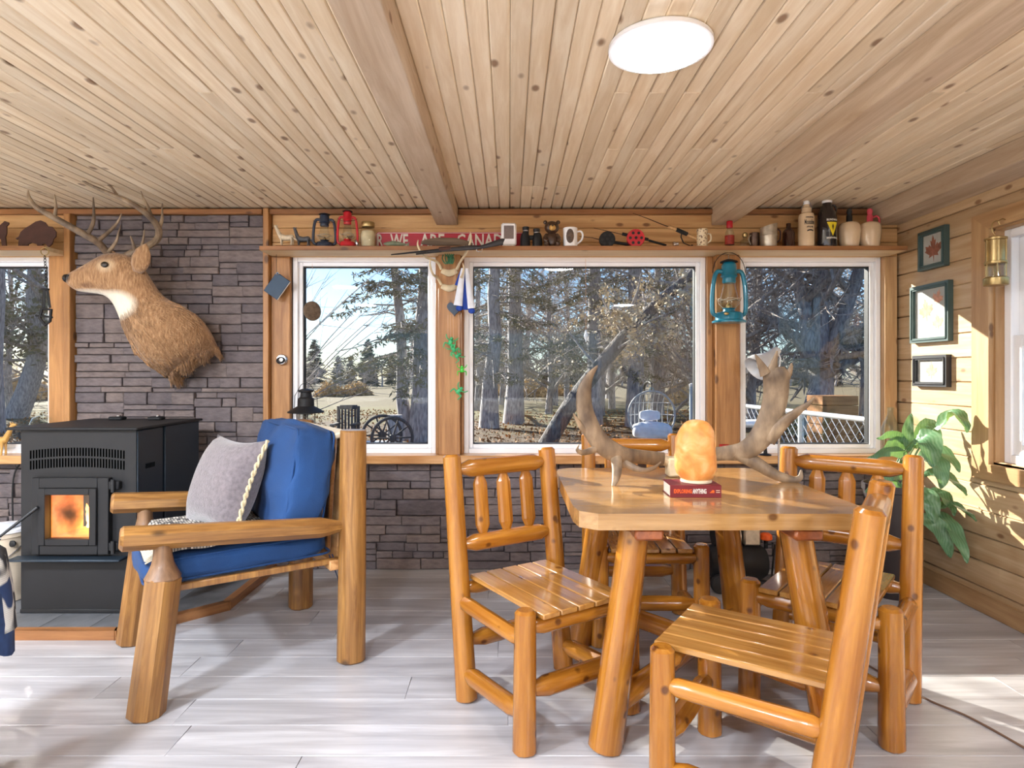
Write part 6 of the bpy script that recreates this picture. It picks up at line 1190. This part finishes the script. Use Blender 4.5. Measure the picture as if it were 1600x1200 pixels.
# woods behind: bare trees and spruces copied
rr = random.Random(40); protos = []
for sd in (1, 2, 3):
    r2 = random.Random(100 + sd); tr = Tree(); grow(tr.T, tr.B, tr.tips, V((0, 0, 0)), V((0, 0, 1)), 6.5, .16, 0, 4, r2, (13, 7, 6, 4), .10, .72, .10, .16); protos.append(tr)
base = [finish(p, 'bare_tree', 'grey leafless tree in the woods behind the yard', (0, 0, 0), 'woods behind the yard') for p in protos]
spots = [(12.5, 22), (8.5, 26), (14.5, 30), (17.5, 27), (6.5, 27), (19, 33), (4.6, 28), (2.2, 30), (-0.4, 31), (7.6, 33), (16.5, 21), (-24, 30), (-20, 33), (-27, 37), (-23.5, 40), (-19, 27), (-3.2, 34), (-29, 33), (6.6, 20.5), (-25.5, 26), (1.6, 25.5), (3.6, 24.5), (5.8, 24), (-1.4, 27), (8.2, 23), (0.6, 36), (3.4, 37), (6.0, 38), (-2.2, 40), (9.6, 36), (7.2, 18.6), (-22, 25), (-17.5, 30), (9.6, 14.4), (5.6, 17.2)]
for i, (x, y) in enumerate(spots):
    b = base[i % 3]; o = b if i < 3 else copy_tree(b); o.location = (x, y, gheight(x, y)); o.rotation_euler.z = rr.uniform(0, 6); k = rr.uniform(.8, 1.15); o.scale = (k, k, k)
r2 = random.Random(200); tr = Tree(); spruce(tr, V((0, 0, 0)), 8.5, .14, r2, V((0, 0, 0)), 110, 2.0, .05, 1.6, .0, .30); far = finish(tr, 'far_spruce', 'dark spruce in the tree line beyond the field', (0, 0, 0), 'tree line beyond the field', M['farneedle'])
k = 0
for i in range(74):
    x = -100 + 2.1 * i + rr.uniform(-.8, .8); y = 92 + rr.uniform(-6, 10); o = far if k == 0 else copy_tree(far); k += 1; s = rr.uniform(.45, .85); o.location = (x, y, GZ); o.rotation_euler.z = rr.uniform(0, 6); o.scale = (s * 1.2, s * 1.2, s)
for i in range(70):
    x = -98 + 2.2 * i + rr.uniform(-.8, .8); y = 80 + rr.uniform(-6, 6); o = copy_tree(base[i % 3]); s = rr.uniform(.42, .62); o.location = (x, y, GZ); o.rotation_euler.z = rr.uniform(0, 6); o.scale = (s * 1.5, s * 1.5, s); o['label'] = 'grey leafless tree at the far edge of the field'; o['group'] = 'bare trees along the far field edge'
M['bush'] = plain('dry bush', srgb(210, 184, 140), .9, var=.35, scale=1.5); r2 = random.Random(60)
m = MB(); pts = []
for _ in range(1500): a = r2.uniform(0, 6.3); q = r2.random() ** .5; pts.append(V((1.5 * q * math.cos(a), 1.0 * q * math.sin(a), 1.3 * (1 - q * q) * r2.random() + .05)))
leaf_quads(m, pts, .22, r2, -.3); mt = m.mesh('foliage', M['bush'], False); stems = MB(); [stems.tube([V((r2.uniform(-.8, .8), r2.uniform(-.5, .5), 0)), V((r2.uniform(-1.3, 1.3), r2.uniform(-.8, .8), r2.uniform(.6, 1.3)))], [.02, .006], 4) for _ in range(40)]; sm = stems.mesh('stems', M['twig'])
for i, (x, y, s) in enumerate(((-13.5, 47, 1.0), (-11.8, 48, .9), (1.2, 40, 1.0), (3.2, 42, .95), (5.2, 41, .9), (-31, 40, 1.3), (-33.5, 42, 1.2), (-28, 41, 1.1), (-.6, 46, .8), (9, 33, .9))):
    t = thing('dry_bush', 'tan dry bush along the edge of the field', 'bush', (x, y, gheight(x, y) - .03), rr.uniform(0, 6), 'dry bushes at the field edge'); t.scale = (s, s, s); o = link('foliage', mt, t); o['kind'] = 'stuff'; link('stems', sm, t)
tr = Tree(); r2 = random.Random(77); grow(tr.T, tr.B, tr.tips, V((0, 0, 0)), V((0, 0, 1)), 7.0, .16, 0, 3, r2, (12, 6, 4), .10, .75, .25, .14); finish(tr, 'bare_tree', 'leafless tree added unseen beyond the stone wall to dapple the table', (-8.6, 13.4, gheight(-8.6, 13.4)), 'yard trees')  # added tree, hidden from view, whose branches throw broken shade on the table
# hanging egg chair
EY = 13.0; EC = at(1018, 649, EY); t = thing('egg_chair', 'round grey wicker hanging chair with pale cushions in the yard', 'hanging chair', (EC.x, EC.y, gheight(EC.x, EC.y))); e0 = EC - t.location; k = EY / F; M['wicker'] = plain('grey wicker', srgb(166, 168, 170), .6, var=.2)
m = MB(); m.tube([e0 + V((36.5 * k * math.sin(a), 0, 38 * k * math.cos(a))) for a in [2 * PI * i / 40 for i in range(41)]], .022, 8); m.build('ring', M['wicker'], t)
m = MB()
for i in range(-4, 5):
    u = i / 5; hz = 38 * k * math.sqrt(1 - u * u); m.tube([e0 + V((u * 36.5 * k, .38 * math.sqrt(max(0, 1 - u * u)) * math.sin(PI * j / 10) , hz * math.cos(PI * j / 10))) for j in range(11)], .010, 5)
for j in range(1, 6):
    a = PI * j / 6; hz = 38 * k * math.cos(a); wd = 36.5 * k * math.sin(a); m.tube([e0 + V((wd * math.cos(PI * q / 10), .38 * math.sin(a) * math.sin(PI * q / 10), hz)) for q in range(11)], .010, 5)
m.build('basket', M['wicker'], t); M['outwhite'] = plain('pale grey cushion', srgb(226, 228, 236), .85, var=.06)
puff('seat_cushion', (55 * k, .34, 22 * k), M['outwhite'], t, Tr(e0 + V((0, -.02, -24 * k))), bulge=.05, seed=8); puff('pillow', (31 * k, .10, 13 * k), M['outwhite'], t, Tr(e0 + V((-1 * k, .10, -.5 * k))), bulge=.02, seed=9)
for s in (-1, 1): MB().ell(e0 + V((s * 24 * k, -.08, -24 * k)), (.09, .14, .13), 12, 9).build('side_bolster', M['outwhite'], t)
m = MB(); top = e0 + V((0, 0, 38 * k)); ctube(m, [(0, .35, .0, .03), (.0, .75, .55, .03), (0, .72, e0.z + 40 * k, .03), (0, .35, e0.z + 52 * k, .03), (*(top + V((0, 0, .15))), .022)], 26, 8); m.tube([top + V((0, 0, .15)), top], .012, 6); m.tor(V((0, .35, .02)), .42, .025, 28, 6); m.build('stand', M['ironblack'], t); MB().tor(top + V((0, 0, .03)), .04, .010, 16, 6, Matrix.Rotation(PI / 2, 3, 'X')).build('hanging_loop', plain('blue clip', srgb(70, 140, 160), .5), t)
# chain link fence
t = thing('chain_link_fence', 'galvanised chain link fence with a top rail outside the right corner window', 'fence', (2.78, 6.2, GZ)); M['galv'] = plain('galvanised', srgb(206, 208, 212), .45, .5, .08)
def fence_run(a, b, h):
    a, b = V(a), V(b); d = b - a; L = d.length; d.normalize(); MB().tube([a + V((0, 0, h)), b + V((0, 0, h))], .024, 10).build('top_rail', M['galv'], t); n = max(1, round(L / 1.3))
    for i in range(n + 1): p = a.lerp(b, i / n); MB().tube([p, p + V((0, 0, h + .03))], .028, 10).build('post', M['galv'], t)
    m = MB(); s = .075; i = 0; x = -h
    while x < L:
        for sg in (1, -1):
            x0, z0, x1, z1 = (x, 0, x + h, h) if sg > 0 else (x + h, 0, x, h)
            u0, u1 = min(x0, x1), max(x0, x1); c0, c1 = max(0, u0), min(L, u1)
            if c1 > c0: f = lambda u: ((u - x0) / (x1 - x0)) * h; m.tube([a + d * c0 + V((0, 0, f(c0))), a + d * c1 + V((0, 0, f(c1)))], .0042, 4, caps=False)
        x += s * 1.5
    o = m.build('wire_mesh', M['galv'], t); o['kind'] = 'stuff'
fo = t.location
fence_run(V((2.96, 4.5, GZ)) - fo, V((2.74, 7.7, GZ)) - fo, 1.2); fence_run(V((2.74, 7.7, GZ)) - fo, V((2.40, 7.9, GZ)) - fo, 1.2)
p = at(1082, 690, 11.0); t = thing('pipe_post', 'pale blue grey pipe post at the right edge of the wide window', 'post', (p.x, p.y, gheight(p.x, p.y))); m = MB(); m.tube([V((0, 0, 0)), V((0, 0, 1.35))], .055, 12); m.build('pipe', plain('blue grey pipe', srgb(150, 168, 184), .5), t); MB().lathe([(.06, 1.33), (.062, 1.37), (.02, 1.39)], 14).build('cap', M['galv'], t)
p = at(1172, 700, 6.8); t = thing('storage_bin', 'beige and black bin with a white lid behind the right antler', 'bin', (p.x, p.y, gheight(p.x, p.y)), .1); MB().box(-.15, .15, -.14, .14, .02, .95, .01).build('body', plain('beige panel', srgb(206, 184, 150), .6), t)
for s in (-1, 1): MB().box(s * .155 - .02, s * .155 + .02, -.155, .155, 0, .97, .006).build('corner_post', M['ironblack'], t)
MB().box(-.175, .175, -.16, .16, .95, 1.00, .01).build('rim', M['ironblack'], t); MB().box(-.16, .16, -.15, .15, 1.00, 1.07, .03).build('lid', M['white'], t); MB().box(-.10, -.05, -.147, -.14, .5, .7).build('vent', M['ironblack'], t)
p = at(1300, 640, 12.5); t = thing('plank_crate', 'orange brown wooden crate behind the fence', 'crate', (p.x, p.y, gheight(p.x, p.y)), .05); M['crate'] = wood('crate wood', srgb(196, 142, 92), srgb(146, 98, 60), 'X', .8, 0, .2, .6, .12)
for i in range(6): MB().box(-.36, .36, -.30, .30, .02 + .19 * i, .20 + .19 * i, .008).build('plank', M['crate'], t)
# old chair, wheels and stump
p = at(540, 690, 12.5); t = thing('garden_chair', 'dark slat back garden chair behind the armchair post', 'garden chair', (p.x, p.y, gheight(p.x, p.y))); M['grey wood'] = wood('weathered grey wood', srgb(116, 112, 110), srgb(78, 74, 74), 'Z', .85, 0, .1, 1, .1)
for i in range(5): MB().box(-.15 + .066 * i, -.11 + .066 * i, .22, .25, .35, .92 + .03 * math.sin(PI * i / 4), .005).build('back_slat', M['grey wood'], t)
MB().box(-.18, .18, .215, .255, .86, .95, .01).build('top_rail', M['grey wood'], t); MB().box(-.22, .22, -.25, .25, .36, .40, .008).build('seat', M['grey wood'], t)
for x in (-.2, .2):
    for y in (-.22, .22): MB().box(x - .03, x + .03, y - .03, y + .03, 0, .93 if y > 0 else .58, .006).build('leg', M['grey wood'], t)
    MB().box(x - .045, x + .045, -.28, .24, .56, .60, .01).build('arm', M['grey wood'], t)
def wheel(x, y, Y, r, label):
    p = at(x, y, Y); t = thing('wagon_wheel', label, 'wheel', (p.x, p.y, gheight(p.x, p.y)), .35); Mx = Tr(0, 0, r) @ Rx(PI / 2); m = MB(); m.tor(V((0, 0, r)), r - .03, .03, 32, 8, Matrix.Rotation(PI / 2, 3, 'X')); m.build('rim', M['grey wood'], t); MB().lathe([(.05, -.07), (.07, -.06), (.07, .06), (.05, .07)], 16, M=Mx).build('hub', M['grey wood'], t)
    for k in range(10): a = 2 * PI * k / 10; MB().tube([V((.05 * math.cos(a), 0, r + .05 * math.sin(a))), V(((r - .04) * math.cos(a), 0, r + (r - .04) * math.sin(a)))], .016, 6).build('spoke', M['grey wood'], t)
wheel(597, 712, 12.0, .40, 'weathered wagon wheel, the left of two in the yard'); wheel(613, 716, 11.4, .40, 'weathered wagon wheel, the right of two in the yard')
p = at(617, 700, 12.9); t = thing('tree_stump', 'grey stump standing behind the wagon wheels', 'stump', (p.x, p.y, gheight(p.x, p.y))); MB().lathe([(.19, 0), (.165, .1), (.16, .70), (.15, .73), (.02, .72)], 16).build('trunk', M['bark'], t)
p = at(566, 692, 12.3); t = thing('pale_plank', 'pale plank lying on blocks in front of the wagon wheels', 'plank', (p.x, p.y, gheight(p.x, p.y)), .1); MB().box(-.55, .55, -.12, .12, .20, .25, .006).build('board', M['galv'], t); [MB().box(x - .1, x + .1, -.1, .1, 0, .20, .01).build('block', M['grey wood'], t) for x in (-.4, .4)]
p = at(84, 632, 26); t = thing('yard_post', 'dark square post at the right edge of the left window', 'post', (p.x, p.y, gheight(p.x, p.y))); MB().box(-.09, .09, -.09, .09, 0, 1.75, .01).build('shaft', M['grey wood'], t); MB().box(-.11, .11, -.11, .11, 1.75, 1.80, .02).build('cap', M['grey wood'], t)
tr = Tree(); r2 = random.Random(91); spruce(tr, V((0, 0, 0)), 15.0, .22, r2, V((.2, 0, 0)), 190, 3.6, .40, 1.3, .0); finish(tr, 'spruce_tree', 'spruce with high boughs added by the left window to block the sun', (-13.9, 16.8, gheight(-13.9, 16.8)), 'yard trees', M['needle'])  # added to keep sun off stove and floor; boughs sit above the view
tr = Tree(); r2 = random.Random(93); spruce(tr, V((0, 0, 0)), 10.5, .16, r2, V((0, 0, 0)), 150, 2.8, .44, 1.3, .0); finish(tr, 'spruce_tree', 'spruce added out of view beyond the left window to shade the floor', (-9.9, 11.6, gheight(-9.9, 11.6)), 'yard trees', M['needle'])  # unseen tree added to stop sun reaching the floor at lower left
